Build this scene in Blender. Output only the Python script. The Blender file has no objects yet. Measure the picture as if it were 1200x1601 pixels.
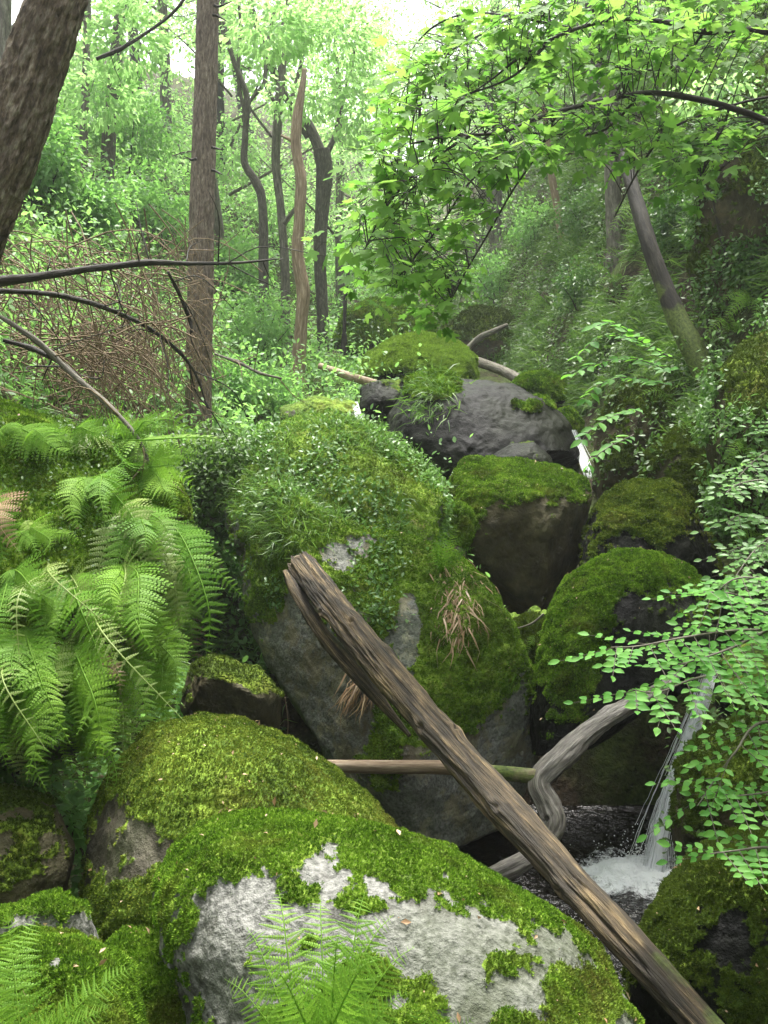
import bpy, math, random
import numpy as np
from mathutils import Vector
from mathutils.bvhtree import BVHTree

S = bpy.context.scene
R = math.radians
F_PX = 1570.0
PITCH = R(-8.0)

# ------------------------------------------------------------------ camera
cam_d = bpy.data.cameras.new("camera"); cam = bpy.data.objects.new("camera", cam_d)
S.collection.objects.link(cam); S.camera = cam
cam_d.sensor_fit = 'VERTICAL'; cam_d.sensor_height = 24.0
cam_d.lens = 24.0 * F_PX / 1601.0
cam_d.clip_start = 0.05; cam_d.clip_end = 600
cam.location = (0, 0, 0); cam.rotation_euler = (R(90) + PITCH, 0, 0)

# ------------------------------------------------------------------ sky and light
SUN_EL, SUN_AZ = R(70), R(8)          # high, from up the valley 
w = bpy.data.worlds.new("World"); S.world = w; w.use_nodes = True
nt = w.node_tree; nt.nodes.clear()
sky = nt.nodes.new('ShaderNodeTexSky'); sky.sky_type = 'NISHITA'; sky.sun_disc = False
sky.sun_elevation = SUN_EL; sky.sun_rotation = SUN_AZ
sky.air_density = 1.0; sky.dust_density = 4.0; sky.ozone_density = 0.6
hs = nt.nodes.new('ShaderNodeHueSaturation'); hs.inputs['Saturation'].default_value = 0.22
bg = nt.nodes.new('ShaderNodeBackground'); bg.inputs['Strength'].default_value = 0.09
wo = nt.nodes.new('ShaderNodeOutputWorld')
nt.links.new(sky.outputs[0], hs.inputs['Color']); nt.links.new(hs.outputs[0], bg.inputs['Color'])
nt.links.new(bg.outputs[0], wo.inputs['Surface'])
sun_d = bpy.data.lights.new("sun", 'SUN'); sun_d.energy = 1.5; sun_d.angle = R(20); sun_d.color = (1.0, 0.97, 0.9)
sun = bpy.data.objects.new("sun", sun_d); S.collection.objects.link(sun)
sdir = Vector((math.sin(SUN_AZ)*math.cos(SUN_EL), math.cos(SUN_AZ)*math.cos(SUN_EL), math.sin(SUN_EL)))
sun.rotation_euler = sdir.to_track_quat('Z', 'Y').to_euler()
S.view_settings.view_transform = 'Standard'; S.view_settings.look = 'None'
S.view_settings.gamma = 1.0; S.view_settings.exposure = 2.8
S.render.engine = 'CYCLES'
S.cycles.max_bounces = 7; S.cycles.diffuse_bounces = 3; S.cycles.transmission_bounces = 5
S.cycles.glossy_bounces = 2; S.cycles.volume_bounces = 0

# ------------------------------------------------------------------ geometry helpers
FW = np.array([0, math.cos(PITCH), math.sin(PITCH)]); UP = np.array([0, -math.sin(PITCH), math.cos(PITCH)])
RT = np.array([1.0, 0, 0])
def at(px, py, D):
    """point seen at pixel (px,py) of the 1200x1601 photo, D metres deep; arrays welcome"""
    px = np.asarray(px, float); py = np.asarray(py, float); D = np.asarray(D, float)
    u = (px - 600)/F_PX; v = (800.5 - py)/F_PX
    return D[..., None]*(FW + u[..., None]*RT + v[..., None]*UP)
def P(px, py, D): return at(px, py, D)
def topx(p):
    d = p@FW; d = np.where(np.abs(d) < 1e-4, 1e-4, d)
    return 600 + F_PX*(p@RT)/d, 800.5 - F_PX*(p@UP)/d, d

_prm = np.random.RandomState(7).permutation(256); _prm = np.concatenate([_prm, _prm, _prm])
_g = np.random.RandomState(8).normal(size=(256, 3)); _g /= np.linalg.norm(_g, axis=1)[:, None]
def pn(p):
    """perlin noise, p (n,3) -> about -1..1"""
    i = np.floor(p).astype(np.int64); f = p - i; i &= 255
    u = f*f*f*(f*(f*6 - 15) + 10); out = 0
    for dx in (0, 1):
        wx = u[:, 0] if dx else 1 - u[:, 0]
        for dy in (0, 1):
            wy = u[:, 1] if dy else 1 - u[:, 1]
            for dz in (0, 1):
                wz = u[:, 2] if dz else 1 - u[:, 2]
                h = _prm[_prm[_prm[(i[:, 0]+dx) & 255] + ((i[:, 1]+dy) & 255)] + ((i[:, 2]+dz) & 255)]
                g = _g[h]
                out = out + wx*wy*wz*(g[:, 0]*(f[:, 0]-dx) + g[:, 1]*(f[:, 1]-dy) + g[:, 2]*(f[:, 2]-dz))
    return out*1.6
def fbm(p, o=4, lac=2.1, gain=0.5):
    a = 1.0; s = 0; q = p.copy()
    for k in range(o):
        s = s + a*pn(q + 17.3*k); q = q*lac; a *= gain
    return s
def sstep(a, b, x):
    t = np.clip((x - a)/(b - a), 0, 1); return t*t*(3 - 2*t)

def link(o, parent=None):
    S.collection.objects.link(o)
    if parent is not None: o.parent = parent
    return o
def tag(o, label=None, cat=None, group=None, kind=None):
    if label: o['label'] = label
    if cat: o['category'] = cat
    if group: o['group'] = group
    if kind: o['kind'] = kind
    return o
def empty(name, loc, label, cat, group=None):
    o = bpy.data.objects.new(name, None); o.empty_display_size = 0.1
    o.location = [float(a) for a in loc]
    link(o); tag(o, label, cat, group); return o
def mk_mesh(name, V, faces, mat=None, smooth=True, attrs=None, vattrs=None):
    """faces: list of int arrays (n,k)"""
    V = np.asarray(V, np.float32)
    if not isinstance(faces, list): faces = [faces]
    faces = [np.asarray(f, np.int32) for f in faces if len(f)]
    me = bpy.data.meshes.new(name)
    nl = sum(f.size for f in faces); npoly = sum(len(f) for f in faces)
    me.vertices.add(len(V)); me.vertices.foreach_set('co', V.ravel())
    me.loops.add(nl); me.loops.foreach_set('vertex_index', np.concatenate([f.ravel() for f in faces]))
    me.polygons.add(npoly)
    st = []; o = 0
    for f in faces:
        st.append(o + np.arange(len(f))*f.shape[1]); o += f.size
    me.polygons.foreach_set('loop_start', np.concatenate(st).astype(np.int32))
    if smooth: me.polygons.foreach_set('use_smooth', np.ones(npoly, bool))
    for k, a in (attrs or {}).items():
        at_ = me.attributes.new(k, 'FLOAT', 'POINT'); at_.data.foreach_set('value', np.asarray(a, np.float32))
    for k, a in (vattrs or {}).items():
        at_ = me.attributes.new(k, 'FLOAT_VECTOR', 'POINT'); at_.data.foreach_set('vector', np.asarray(a, np.float32).ravel())
    me.update(calc_edges=True); me.validate()
    if mat: me.materials.append(mat)
    return me
def mk_obj(name, V, faces, mat, parent=None, origin=None, **k):
    V = np.asarray(V, float)
    if parent is not None and origin is None: V = V - np.array(parent.location)
    if origin is not None: V = V - np.asarray(origin)
    o = bpy.data.objects.new(name, mk_mesh(name, V, faces, mat, **k))
    if origin is not None: o.location = [float(a) for a in origin]
    return link(o, parent)
def vnormals(V, Fc):
    n = np.zeros_like(V)
    fn = np.cross(V[Fc[:, 1]]-V[Fc[:, 0]], V[Fc[:, 2]]-V[Fc[:, 0]])
    for k in range(Fc.shape[1]):
        for c in range(3): n[:, c] += np.bincount(Fc[:, k], fn[:, c], len(V))
    return n/np.maximum(np.linalg.norm(n, axis=1), 1e-9)[:, None]

_ico = {}
def ico(l):
    if l in _ico: return _ico[l]
    if l == 0:
        t = (1+5**.5)/2
        v = np.array([(-1,t,0),(1,t,0),(-1,-t,0),(1,-t,0),(0,-1,t),(0,1,t),(0,-1,-t),(0,1,-t),(t,0,-1),(t,0,1),(-t,0,-1),(-t,0,1)], float)
        f = np.array([(0,11,5),(0,5,1),(0,1,7),(0,7,10),(0,10,11),(1,5,9),(5,11,4),(11,10,2),(10,7,6),(7,1,8),(3,9,4),(3,4,2),(3,2,6),(3,6,8),(3,8,9),(4,9,5),(2,4,11),(6,2,10),(8,6,7),(9,8,1)])
    else:
        v0, f0 = ico(l-1)
        e = np.concatenate([f0[:, [0, 1]], f0[:, [1, 2]], f0[:, [2, 0]]]); e.sort(axis=1)
        ue, inv = np.unique(e, axis=0, return_inverse=True); inv = inv.ravel()
        v = np.concatenate([v0, (v0[ue[:, 0]]+v0[ue[:, 1]])/2]); n = len(f0)
        a, b, c = inv[:n]+len(v0), inv[n:2*n]+len(v0), inv[2*n:]+len(v0)
        f = np.concatenate([np.stack([f0[:, 0], a, c], 1), np.stack([f0[:, 1], b, a], 1), np.stack([f0[:, 2], c, b], 1), np.stack([a, b, c], 1)])
    v = v/np.linalg.norm(v, axis=1)[:, None]
    _ico[l] = (v, f); return v, f

def catmull(pts, n):
    pts = np.asarray(pts, float)
    if len(pts) == 2:
        t = np.linspace(0, 1, n)[:, None]; return pts[0]*(1-t) + pts[1]*t
    q = np.concatenate([[2*pts[0]-pts[1]], pts, [2*pts[-1]-pts[-2]]])
    t = np.linspace(0, len(pts)-1-1e-9, n); i = t.astype(int); f = (t-i)[:, None]
    p0, p1, p2, p3 = q[i], q[i+1], q[i+2], q[i+3]
    return .5*((2*p1)+(-p0+p2)*f+(2*p0-5*p1+4*p2-p3)*f*f+(-p0+3*p1-3*p2+p3)*f**3)
def tube(path, rad, nl=None, nr=12, rough=0.0, rfreq=8.0, stretch=4.0, seed=0, cap=True, squash=None, ridge=0.0, crack=0.0, knots=0, ragged=0.0):
    """path (k,3) control points, rad list -> V, faces, tc"""
    path = np.asarray(path, float)
    nl = nl or max(4, 4*len(path))
    c = catmull(path, nl)
    r = np.interp(np.linspace(0, 1, nl), np.linspace(0, 1, len(rad)), rad)
    T = np.gradient(c, axis=0); T /= np.maximum(np.linalg.norm(T, axis=1), 1e-9)[:, None]
    ref = np.array([0, 0, 1.]) if abs(T[0, 2]) < .8 else np.array([1., 0, 0])
    n0 = np.cross(T[0], ref); n0 /= np.linalg.norm(n0); N = [n0]
    for k in range(1, nl):
        n = N[-1] - T[k]*(N[-1]@T[k]); N.append(n/max(np.linalg.norm(n), 1e-9))
    N = np.array(N); B = np.cross(T, N)
    th = np.arange(nr)*2*math.pi/nr
    s = np.concatenate([[0], np.cumsum(np.linalg.norm(np.diff(c, axis=0), axis=1))])
    ct, st = np.cos(th), np.sin(th)
    rr = np.repeat(r[:, None], nr, 1)
    tc = np.stack([ct[None]*rr, st[None]*rr, np.repeat(s[:, None], nr, 1)], -1)
    if rough > 0:
        q = tc.reshape(-1, 3)*np.array([rfreq, rfreq, rfreq/stretch]) + seed*3.7
        d = fbm(q, 4).reshape(nl, nr)
        if ridge: d = d*(1-ridge) - ridge*2*np.abs(fbm(q*1.3+9, 3).reshape(nl, nr)) + .5*ridge
        rr = rr*(1 + rough*d)
    if crack:
        q2 = tc.reshape(-1, 3)*np.array([38, 38, 1.6]) + seed*2.1
        cv = fbm(q2, 2).reshape(nl, nr); msk = sstep(-.1, .3, fbm(tc.reshape(-1, 3)*np.array([6, 6, 1.5])+seed, 2)).reshape(nl, nr)
        rr = rr*(1 - crack*np.exp(-(cv/.07)**2)*msk)
        rr = rr*(1 + .10*fbm(np.stack([np.zeros(nl), np.zeros(nl), s*3.1+seed], 1), 3))[:, None]
        rr = rr*(1 - .10*np.abs(np.sin(th*1.0+seed))[None])
    if knots:
        r6 = np.random.RandomState(seed+77)
        for _ in range(knots):
            ks, ka = r6.uniform(.05, .95)*s[-1], r6.uniform(0, 2*math.pi); w_ = r6.uniform(.018, .035)
            da = np.angle(np.exp(1j*(th-ka)))[None]*r.mean(); d2 = ((s[:, None]-ks)/1.5)**2 + da**2
            rr = rr*(1 + .30*np.exp(-d2/w_**2) - .38*np.exp(-d2/(w_*.4)**2))
    V = c[:, None] + rr[..., None]*(ct[None, :, None]*N[:, None] + st[None, :, None]*B[:, None])
    if ragged:
        rg = fbm(np.stack([ct*4, st*4, np.full(nr, seed*1.)], 1), 4); fall_ = np.exp(-s/(ragged*1.2))
        V = V + (fall_[:, None]*rg[None]*ragged)[..., None]*T[0]
    V = V.reshape(-1, 3); i = np.arange(nl-1)[:, None]*nr; j = np.arange(nr)[None]; j2 = (j+1) % nr
    F4 = np.stack([i+j, i+j2, i+nr+j2, i+nr+j], -1).reshape(-1, 4)
    tc = tc.reshape(-1, 3); faces = [F4]
    if cap:
        a = len(V); V = np.concatenate([V, [c[0]-T[0]*r[0]*.15, c[-1]+T[-1]*r[-1]*.3]]); tc = np.concatenate([tc, [[0, 0, 0], [0, 0, s[-1]]]])
        jj = np.arange(nr); k2 = (jj+1) % nr; e = (nl-1)*nr
        faces.append(np.concatenate([np.stack([np.full(nr, a), k2, jj], 1), np.stack([np.full(nr, a+1), e+jj, e+k2], 1)]))
    return V, faces, tc
class MB:
    def __init__(s): s.V = []; s.F = {}; s.A = []; s.T = []; s.n = 0
    def add(s, V, faces, rnd=0.5, tc=None):
        V = np.asarray(V)
        for f in (faces if isinstance(faces, list) else [faces]):
            f = np.asarray(f)
            if len(f): s.F.setdefault(f.shape[1], []).append(f + s.n)
        s.V.append(V); s.A.append(np.full(len(V), rnd) if np.isscalar(rnd) else np.asarray(rnd))
        s.T.append(np.zeros((len(V), 3)) if tc is None else tc); s.n += len(V); return s
    def tube(s, path, rad, rnd=.5, **k):
        V, f, tc = tube(path, rad, **k); return s.add(V, f, rnd, tc)
    def build(s, name, mat, parent=None, origin=None, smooth=True, **k):
        return mk_obj(name, np.concatenate(s.V), [np.concatenate(x) for x in s.F.values()], mat, parent, origin,
                      smooth=smooth, attrs={'rnd': np.concatenate(s.A)}, vattrs={'tc': np.concatenate(s.T)}, **k)
def stamp(tv, tf, M, loc, rnd):
    """copy template tv (k,3), tf (f,c) by n matrices (n,3,3) and places (n,3)"""
    n = len(loc); k = len(tv)
    V = np.einsum('nij,kj->nki', M, tv) + loc[:, None]
    Fc = (tf[None] + (np.arange(n)*k)[:, None, None]).reshape(-1, tf.shape[1])
    return V.reshape(-1, 3), Fc, np.repeat(rnd, k)
def frames(yd, zd, s, rs=None):
    """matrices with columns x,y,z: leaf grows along yd, its face normal is near zd; s scale (n,)"""
    y = yd/np.maximum(np.linalg.norm(yd, axis=1), 1e-9)[:, None]
    x = np.cross(y, zd); x /= np.maximum(np.linalg.norm(x, axis=1), 1e-9)[:, None]
    z = np.cross(x, y)
    return np.stack([x, y, z], -1)*np.asarray(s).reshape(-1, 1, 1)
rs = np.random.RandomState(11)
def rdir(n): 
    v = rs.normal(size=(n, 3)); return v/np.linalg.norm(v, axis=1)[:, None]

# ------------------------------------------------------------------ materials
class NT:
    def __init__(s, name):
        s.m = bpy.data.materials.new(name); s.m.use_nodes = True; s.t = s.m.node_tree; s.t.nodes.clear()
        s.out = s.n('ShaderNodeOutputMaterial')
    def n(s, t, **k):
        x = s.t.nodes.new(t)
        for a, b in k.items(): setattr(x, a, b)
        return x
    def l(s, a, b): s.t.links.new(a, b)
    def val(s, sock, v):
        if hasattr(v, 'is_output') or isinstance(v, bpy.types.NodeSocket): s.l(v, sock)
        else: sock.default_value = v
    def noise(s, vec, scale, detail=4, rough=.55):
        x = s.n('ShaderNodeTexNoise'); x.inputs['Scale'].default_value = scale; x.inputs['Detail'].default_value = detail
        x.inputs['Roughness'].default_value = rough; s.l(vec, x.inputs['Vector']); return x.outputs['Fac']
    def ramp(s, fac, stops):
        x = s.n('ShaderNodeValToRGB'); e = x.color_ramp.elements
        while len(e) < len(stops): e.new(.5)
        for k, (p, c) in enumerate(stops): e[k].position = p; e[k].color = (*c, 1) if len(c) == 3 else c
        s.l(fac, x.inputs['Fac']); return x.outputs['Color']
    def mix(s, f, a, b, mode='MIX'):
        x = s.n('ShaderNodeMix', data_type='RGBA', blend_type=mode)
        s.val(x.inputs[0], f)
        for i, c in ((6, a), (7, b)): s.val(x.inputs[i], (*c, 1) if isinstance(c, tuple) else c)
        return x.outputs[2]
    def attr(s, name, o='Fac'):
        x = s.n('ShaderNodeAttribute'); x.attribute_name = name; return x.outputs[o]
    def math(s, op, a, b=0.0, clamp=False):
        x = s.n('ShaderNodeMath', operation=op, use_clamp=clamp); s.val(x.inputs[0], a); s.val(x.inputs[1], b); return x.outputs[0]
    def scale(s, vec, v):
        x = s.n('ShaderNodeVectorMath', operation='MULTIPLY'); s.l(vec, x.inputs[0]); x.inputs[1].default_value = v; return x.outputs[0]
    def bump(s, h, strength=.5, dist=.01, nrm=None):
        x = s.n('ShaderNodeBump'); x.inputs['Strength'].default_value = strength; x.inputs['Distance'].default_value = dist
        s.l(h, x.inputs['Height'])
        if nrm: s.l(nrm, x.inputs['Normal'])
        return x.outputs[0]
    def principled(s, col, rough=.8, nrm=None, spec=.4, **k):
        x = s.n('ShaderNodeBsdfPrincipled'); s.val(x.inputs['Base Color'], (*col, 1) if isinstance(col, tuple) else col)
        s.val(x.inputs['Roughness'], rough); s.val(x.inputs['Specular IOR Level'], spec)
        if nrm: s.l(nrm, x.inputs['Normal'])
        for a, b in k.items(): s.val(x.inputs[a], b)
        return x.outputs[0]
    def done(s, sh): s.l(sh, s.out.inputs['Surface']); return s.m

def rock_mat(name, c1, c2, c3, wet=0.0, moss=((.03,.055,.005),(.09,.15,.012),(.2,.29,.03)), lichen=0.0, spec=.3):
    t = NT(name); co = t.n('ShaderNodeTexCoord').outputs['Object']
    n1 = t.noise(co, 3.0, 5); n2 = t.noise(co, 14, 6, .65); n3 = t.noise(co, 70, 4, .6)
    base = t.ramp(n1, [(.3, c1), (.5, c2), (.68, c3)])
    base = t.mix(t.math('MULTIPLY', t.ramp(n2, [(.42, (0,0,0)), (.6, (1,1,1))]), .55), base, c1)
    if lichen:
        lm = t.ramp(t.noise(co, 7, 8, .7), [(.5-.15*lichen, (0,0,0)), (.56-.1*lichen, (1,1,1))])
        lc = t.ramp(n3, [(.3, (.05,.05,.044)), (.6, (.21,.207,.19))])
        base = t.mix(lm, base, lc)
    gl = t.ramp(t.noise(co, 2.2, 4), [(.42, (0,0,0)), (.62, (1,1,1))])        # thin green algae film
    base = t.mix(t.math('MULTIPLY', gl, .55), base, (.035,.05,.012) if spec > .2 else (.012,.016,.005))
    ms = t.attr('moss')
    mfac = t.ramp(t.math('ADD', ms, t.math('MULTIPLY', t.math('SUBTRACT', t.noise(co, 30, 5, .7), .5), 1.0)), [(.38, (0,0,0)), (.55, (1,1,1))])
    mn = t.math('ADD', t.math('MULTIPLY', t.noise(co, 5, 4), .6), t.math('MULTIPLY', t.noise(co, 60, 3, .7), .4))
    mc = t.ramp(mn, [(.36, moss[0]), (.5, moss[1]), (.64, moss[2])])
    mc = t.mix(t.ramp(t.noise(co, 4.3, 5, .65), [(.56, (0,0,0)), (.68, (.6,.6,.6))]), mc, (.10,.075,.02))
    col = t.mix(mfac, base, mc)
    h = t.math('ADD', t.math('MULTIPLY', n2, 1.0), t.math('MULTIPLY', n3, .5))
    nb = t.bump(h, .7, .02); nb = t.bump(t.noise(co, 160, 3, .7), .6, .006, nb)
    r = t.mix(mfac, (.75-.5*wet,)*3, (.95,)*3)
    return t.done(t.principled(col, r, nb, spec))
M = {}
M['rock'] = rock_mat('wet_rock', (.03,.026,.018), (.085,.075,.052), (.16,.145,.11), .15)
M['slab_rock'] = rock_mat('slab_rock', (.07,.058,.036), (.24,.215,.145), (.42,.39,.29), .1, lichen=.4)
M['pale_rock'] = rock_mat('lichen_rock', (.035,.032,.027), (.08,.075,.066), (.14,.133,.12), .0, lichen=1.0)
M['brown_rock'] = rock_mat('brown_rock', (.028,.023,.012), (.085,.07,.037), (.16,.135,.08), .2, spec=.15, moss=((.018,.03,.004),(.06,.095,.01),(.15,.21,.02)))
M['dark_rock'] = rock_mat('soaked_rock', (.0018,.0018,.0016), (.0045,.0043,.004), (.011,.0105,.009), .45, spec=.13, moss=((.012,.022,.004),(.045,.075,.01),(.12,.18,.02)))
def leaf_mat(name, c1, c2, trans=.5, tcol=None, rough=.45, spec=.4):
    t = NT(name); r = t.attr('rnd')
    oi = t.n('ShaderNodeObjectInfo').outputs['Random']
    f = t.math('ADD', t.math('MULTIPLY', r, .75), t.math('MULTIPLY', oi, .25))
    c = t.mix(f, c1, c2)
    p = t.principled(c, rough, None, spec)
    tl = t.n('ShaderNodeBsdfTranslucent')
    tc = t.mix(f, tuple(min(1, a*1.5) for a in c1), tuple(min(1, a*1.5) for a in c2)) if tcol is None else t.mix(f, tcol[0], tcol[1])
    t.l(tc, tl.inputs['Color'])
    mx = t.n('ShaderNodeMixShader'); mx.inputs[0].default_value = trans; t.l(p, mx.inputs[1]); t.l(tl.outputs[0], mx.inputs[2])
    return t.done(mx.outputs[0])
M['fern'] = leaf_mat('fern_green', (.055,.17,.012), (.24,.40,.045), .45, None, .6, .25)
M['fern_pale'] = leaf_mat('fern_pale', (.2,.29,.07), (.3,.36,.12), .4)
M['syc'] = leaf_mat('sycamore_leaf', (.08,.19,.025), (.17,.31,.05), .5, ((.15,.38,.05), (.34,.56,.10)), .6, .2)
M['tree_leaf'] = leaf_mat('tree_leaf', (.16,.29,.10), (.35,.52,.22), .6, ((.36,.66,.18), (.60,.84,.36)), .4, .5)
M['shrub_leaf'] = leaf_mat('shrub_leaf', (.07,.18,.04), (.19,.34,.11), .5, ((.18,.44,.07), (.36,.62,.16)), .45, .4)
M['rowan_leaf'] = leaf_mat('rowan_leaf', (.06,.2,.03), (.15,.34,.06), .45, ((.14,.42,.04), (.28,.58,.08)), .55, .25)
M['ivy'] = leaf_mat('ivy_leaf', (.04,.11,.02), (.13,.25,.05), .35, None, .4, .45)
M['cover'] = leaf_mat('ground_leaf', (.022,.065,.01), (.10,.185,.03), .35)
M['grass'] = leaf_mat('grass_blade', (.05,.12,.02), (.15,.26,.04), .4)
def moss_mat(name, c1, c2, c3):
    t = NT(name); r = t.attr('rnd'); co = t.n('ShaderNodeTexCoord').outputs['Object']
    f = t.math('ADD', t.math('MULTIPLY', r, .55), t.math('MULTIPLY', t.noise(co, 5, 4, .6), .5))
    c = t.ramp(f, [(.25, c1), (.52, c2), (.78, c3)])
    c = t.mix(t.ramp(t.noise(co, 3.3, 6, .7), [(.52, (0,0,0)), (.66, (.6,.6,.6))]), c, (.11,.085,.022))
    p = t.principled(c, .95, None, .1); tl = t.n('ShaderNodeBsdfTranslucent'); t.l(c, tl.inputs['Color'])
    mx = t.n('ShaderNodeMixShader'); mx.inputs[0].default_value = .25; t.l(p, mx.inputs[1]); t.l(tl.outputs[0], mx.inputs[2])
    return t.done(mx.outputs[0])
M['moss'] = moss_mat('moss_tuft', (.03,.07,.005), (.10,.20,.013), (.24,.38,.04))
M['moss_olive'] = moss_mat('moss_tuft_olive', (.03,.055,.005), (.10,.15,.014), (.25,.30,.045))
M['_x'] = leaf_mat('moss_tuft', (.05,.09,.006), (.21,.31,.03), .3, None, .9, .1)
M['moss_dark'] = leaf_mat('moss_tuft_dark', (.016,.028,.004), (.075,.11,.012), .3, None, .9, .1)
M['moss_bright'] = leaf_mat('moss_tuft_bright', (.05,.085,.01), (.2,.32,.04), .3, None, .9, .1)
M['dead_leaf'] = leaf_mat('dead_leaf', (.2,.11,.05), (.45,.33,.2), .1)

def bark_mat(name, c1, c2, c3, fr=40, green=0.0, wet=0.0, zs=.22, bump=.012, patch=.4):
    t = NT(name); tc = t.attr('tc', 'Vector'); q = t.scale(tc, (1, 1, zs))
    n1 = t.noise(q, fr, 6, .65); n2 = t.noise(tc, 6, 4); n3 = t.noise(q, fr*3.5, 4, .6)
    c = t.ramp(n1, [(.34, c1), (.5, c2), (.66, c3)])
    c = t.mix(t.math('MULTIPLY', t.ramp(n3, [(.4, (1,1,1)), (.6, (0,0,0))]), .5), c, c1)
    big = t.noise(t.scale(tc, (1, 1, .3)), fr*.3, 5, .6)
    c = t.mix(t.math('MULTIPLY', t.ramp(big, [(.42, (1,1,1)), (.6, (0,0,0))]), patch), c, c1)
    g = t.math('ADD', t.attr('rnd'), t.math('MULTIPLY', t.math('SUBTRACT', n2, .5), 1.6))
    g = t.math('ADD', g, green-.5)
    gf = t.ramp(g, [(.5, (0,0,0)), (.75, (1,1,1))])
    gc = t.ramp(t.noise(tc, 50, 4, .7), [(.35, (.03,.045,.008)), (.65, (.12,.16,.03))])
    c = t.mix(gf, c, gc)
    nb = t.bump(t.math('ADD', n1, t.math('MULTIPLY', n3, .4)), .9, bump)
    return t.done(t.principled(c, .85-.45*wet, nb, .3+.3*wet))
M['pine'] = bark_mat('pine_bark', (.035,.025,.018), (.22,.16,.12), (.45,.38,.31), 48, .08, zs=.3, bump=.02)
M['pine_far'] = bark_mat('pine_bark_far', (.06,.045,.034), (.2,.155,.12), (.36,.3,.24), 70, .08, zs=.22)
M['bark'] = bark_mat('grey_bark', (.06,.052,.04), (.16,.145,.115), (.28,.26,.21), 30, .15)
M['bark_mid'] = bark_mat('mid_bark', (.04,.035,.028), (.10,.09,.07), (.19,.17,.135), 60, .15)
M['bark_dark'] = bark_mat('dark_bark', (.012,.010,.007), (.034,.029,.021), (.07,.06,.045), 30, .1, .2)
M['snag'] = bark_mat('bare_wood', (.12,.085,.05), (.3,.22,.14), (.45,.36,.25), 50, .0, 0, .1, .006)
M['log'] = bark_mat('weathered_log', (.012,.009,.006), (.11,.075,.038), (.34,.24,.125), 60, .0, .25, .05, .02, .8)
M['pale_wood'] = bark_mat('pale_wood', (.15,.10,.06), (.3,.22,.15), (.42,.34,.25), 60, .0, .2, .1, .004)
M['drift'] = bark_mat('wet_grey_wood', (.04,.033,.027), (.18,.155,.13), (.45,.41,.37), 60, 0, .8, .09, .012)
M['twig'] = bark_mat('dry_twig', (.10,.07,.042), (.23,.165,.10), (.4,.31,.2), 30, 0)
def simple(name, c, rough=.8): t = NT(name); return t.done(t.principled(c, rough))
M['dark_cut'] = simple('cut_end', (.16,.12,.08), .8)
# ground
t = NT('forest_soil'); co = t.n('ShaderNodeTexCoord').outputs['Object']
n1 = t.noise(co, 1.3, 6, .6); n2 = t.noise(co, 25, 5, .7)
c = t.ramp(n2, [(.3, (.012,.009,.005)), (.5, (.035,.026,.015)), (.7, (.09,.065,.04))])
c = t.mix(t.ramp(n1, [(.42, (0,0,0)), (.58, (.85,.85,.85))]), c, t.ramp(n2, [(.3, (.02,.035,.006)), (.65, (.09,.14,.025))]))
M['soil'] = t.done(t.principled(c, .95, t.bump(n2, .9, .05), .2))
# water
t = NT('stream_water'); co = t.n('ShaderNodeTexCoord').outputs['Object']
n1 = t.noise(co, 9, 4, .6); n2 = t.noise(co, 34, 3, .6)
nb = t.bump(t.math('ADD', n1, t.math('MULTIPLY', n2, .5)), .9, .03)
fo = t.attr('foam')
ff = t.math('ADD', fo, t.math('MULTIPLY', t.math('SUBTRACT', t.noise(co, 26, 6, .8), .5), 2.2))
ff = t.ramp(ff, [(.6, (0,0,0)), (1.0, (1,1,1))])
dk = t.principled((.006,.005,.004), .04, nb, .6); wh = t.principled((.85,.87,.87), .6, nb, .3)
mx = t.n('ShaderNodeMixShader'); t.l(ff, mx.inputs[0]); t.l(dk, mx.inputs[1]); t.l(wh, mx.inputs[2])
M['water'] = t.done(mx.outputs[0])
t = NT('falling_water'); tc = t.attr('tc', 'Vector')
st = t.noise(t.scale(tc, (1, 1, .03)), 75, 5, .7)
al = t.ramp(t.math('ADD', st, t.math('MULTIPLY', t.attr('foam'), .4)), [(.33, (0,0,0)), (.52, (1,1,1))])
wh0 = t.principled((.9,.92,.93), .3, t.bump(st, .6, .01), .5); tl0 = t.n('ShaderNodeBsdfTranslucent'); tl0.inputs['Color'].default_value = (.95,.97,1,1)
mx0 = t.n('ShaderNodeMixShader'); mx0.inputs[0].default_value = .25; t.l(wh0, mx0.inputs[1]); t.l(tl0.outputs[0], mx0.inputs[2]); wh = mx0.outputs[0]
tr = t.n('ShaderNodeBsdfTransparent'); mx = t.n('ShaderNodeMixShader')
t.l(al, mx.inputs[0]); t.l(tr.outputs[0], mx.inputs[1]); t.l(wh, mx.inputs[2])
M['fall'] = t.done(mx.outputs[0])

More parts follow.
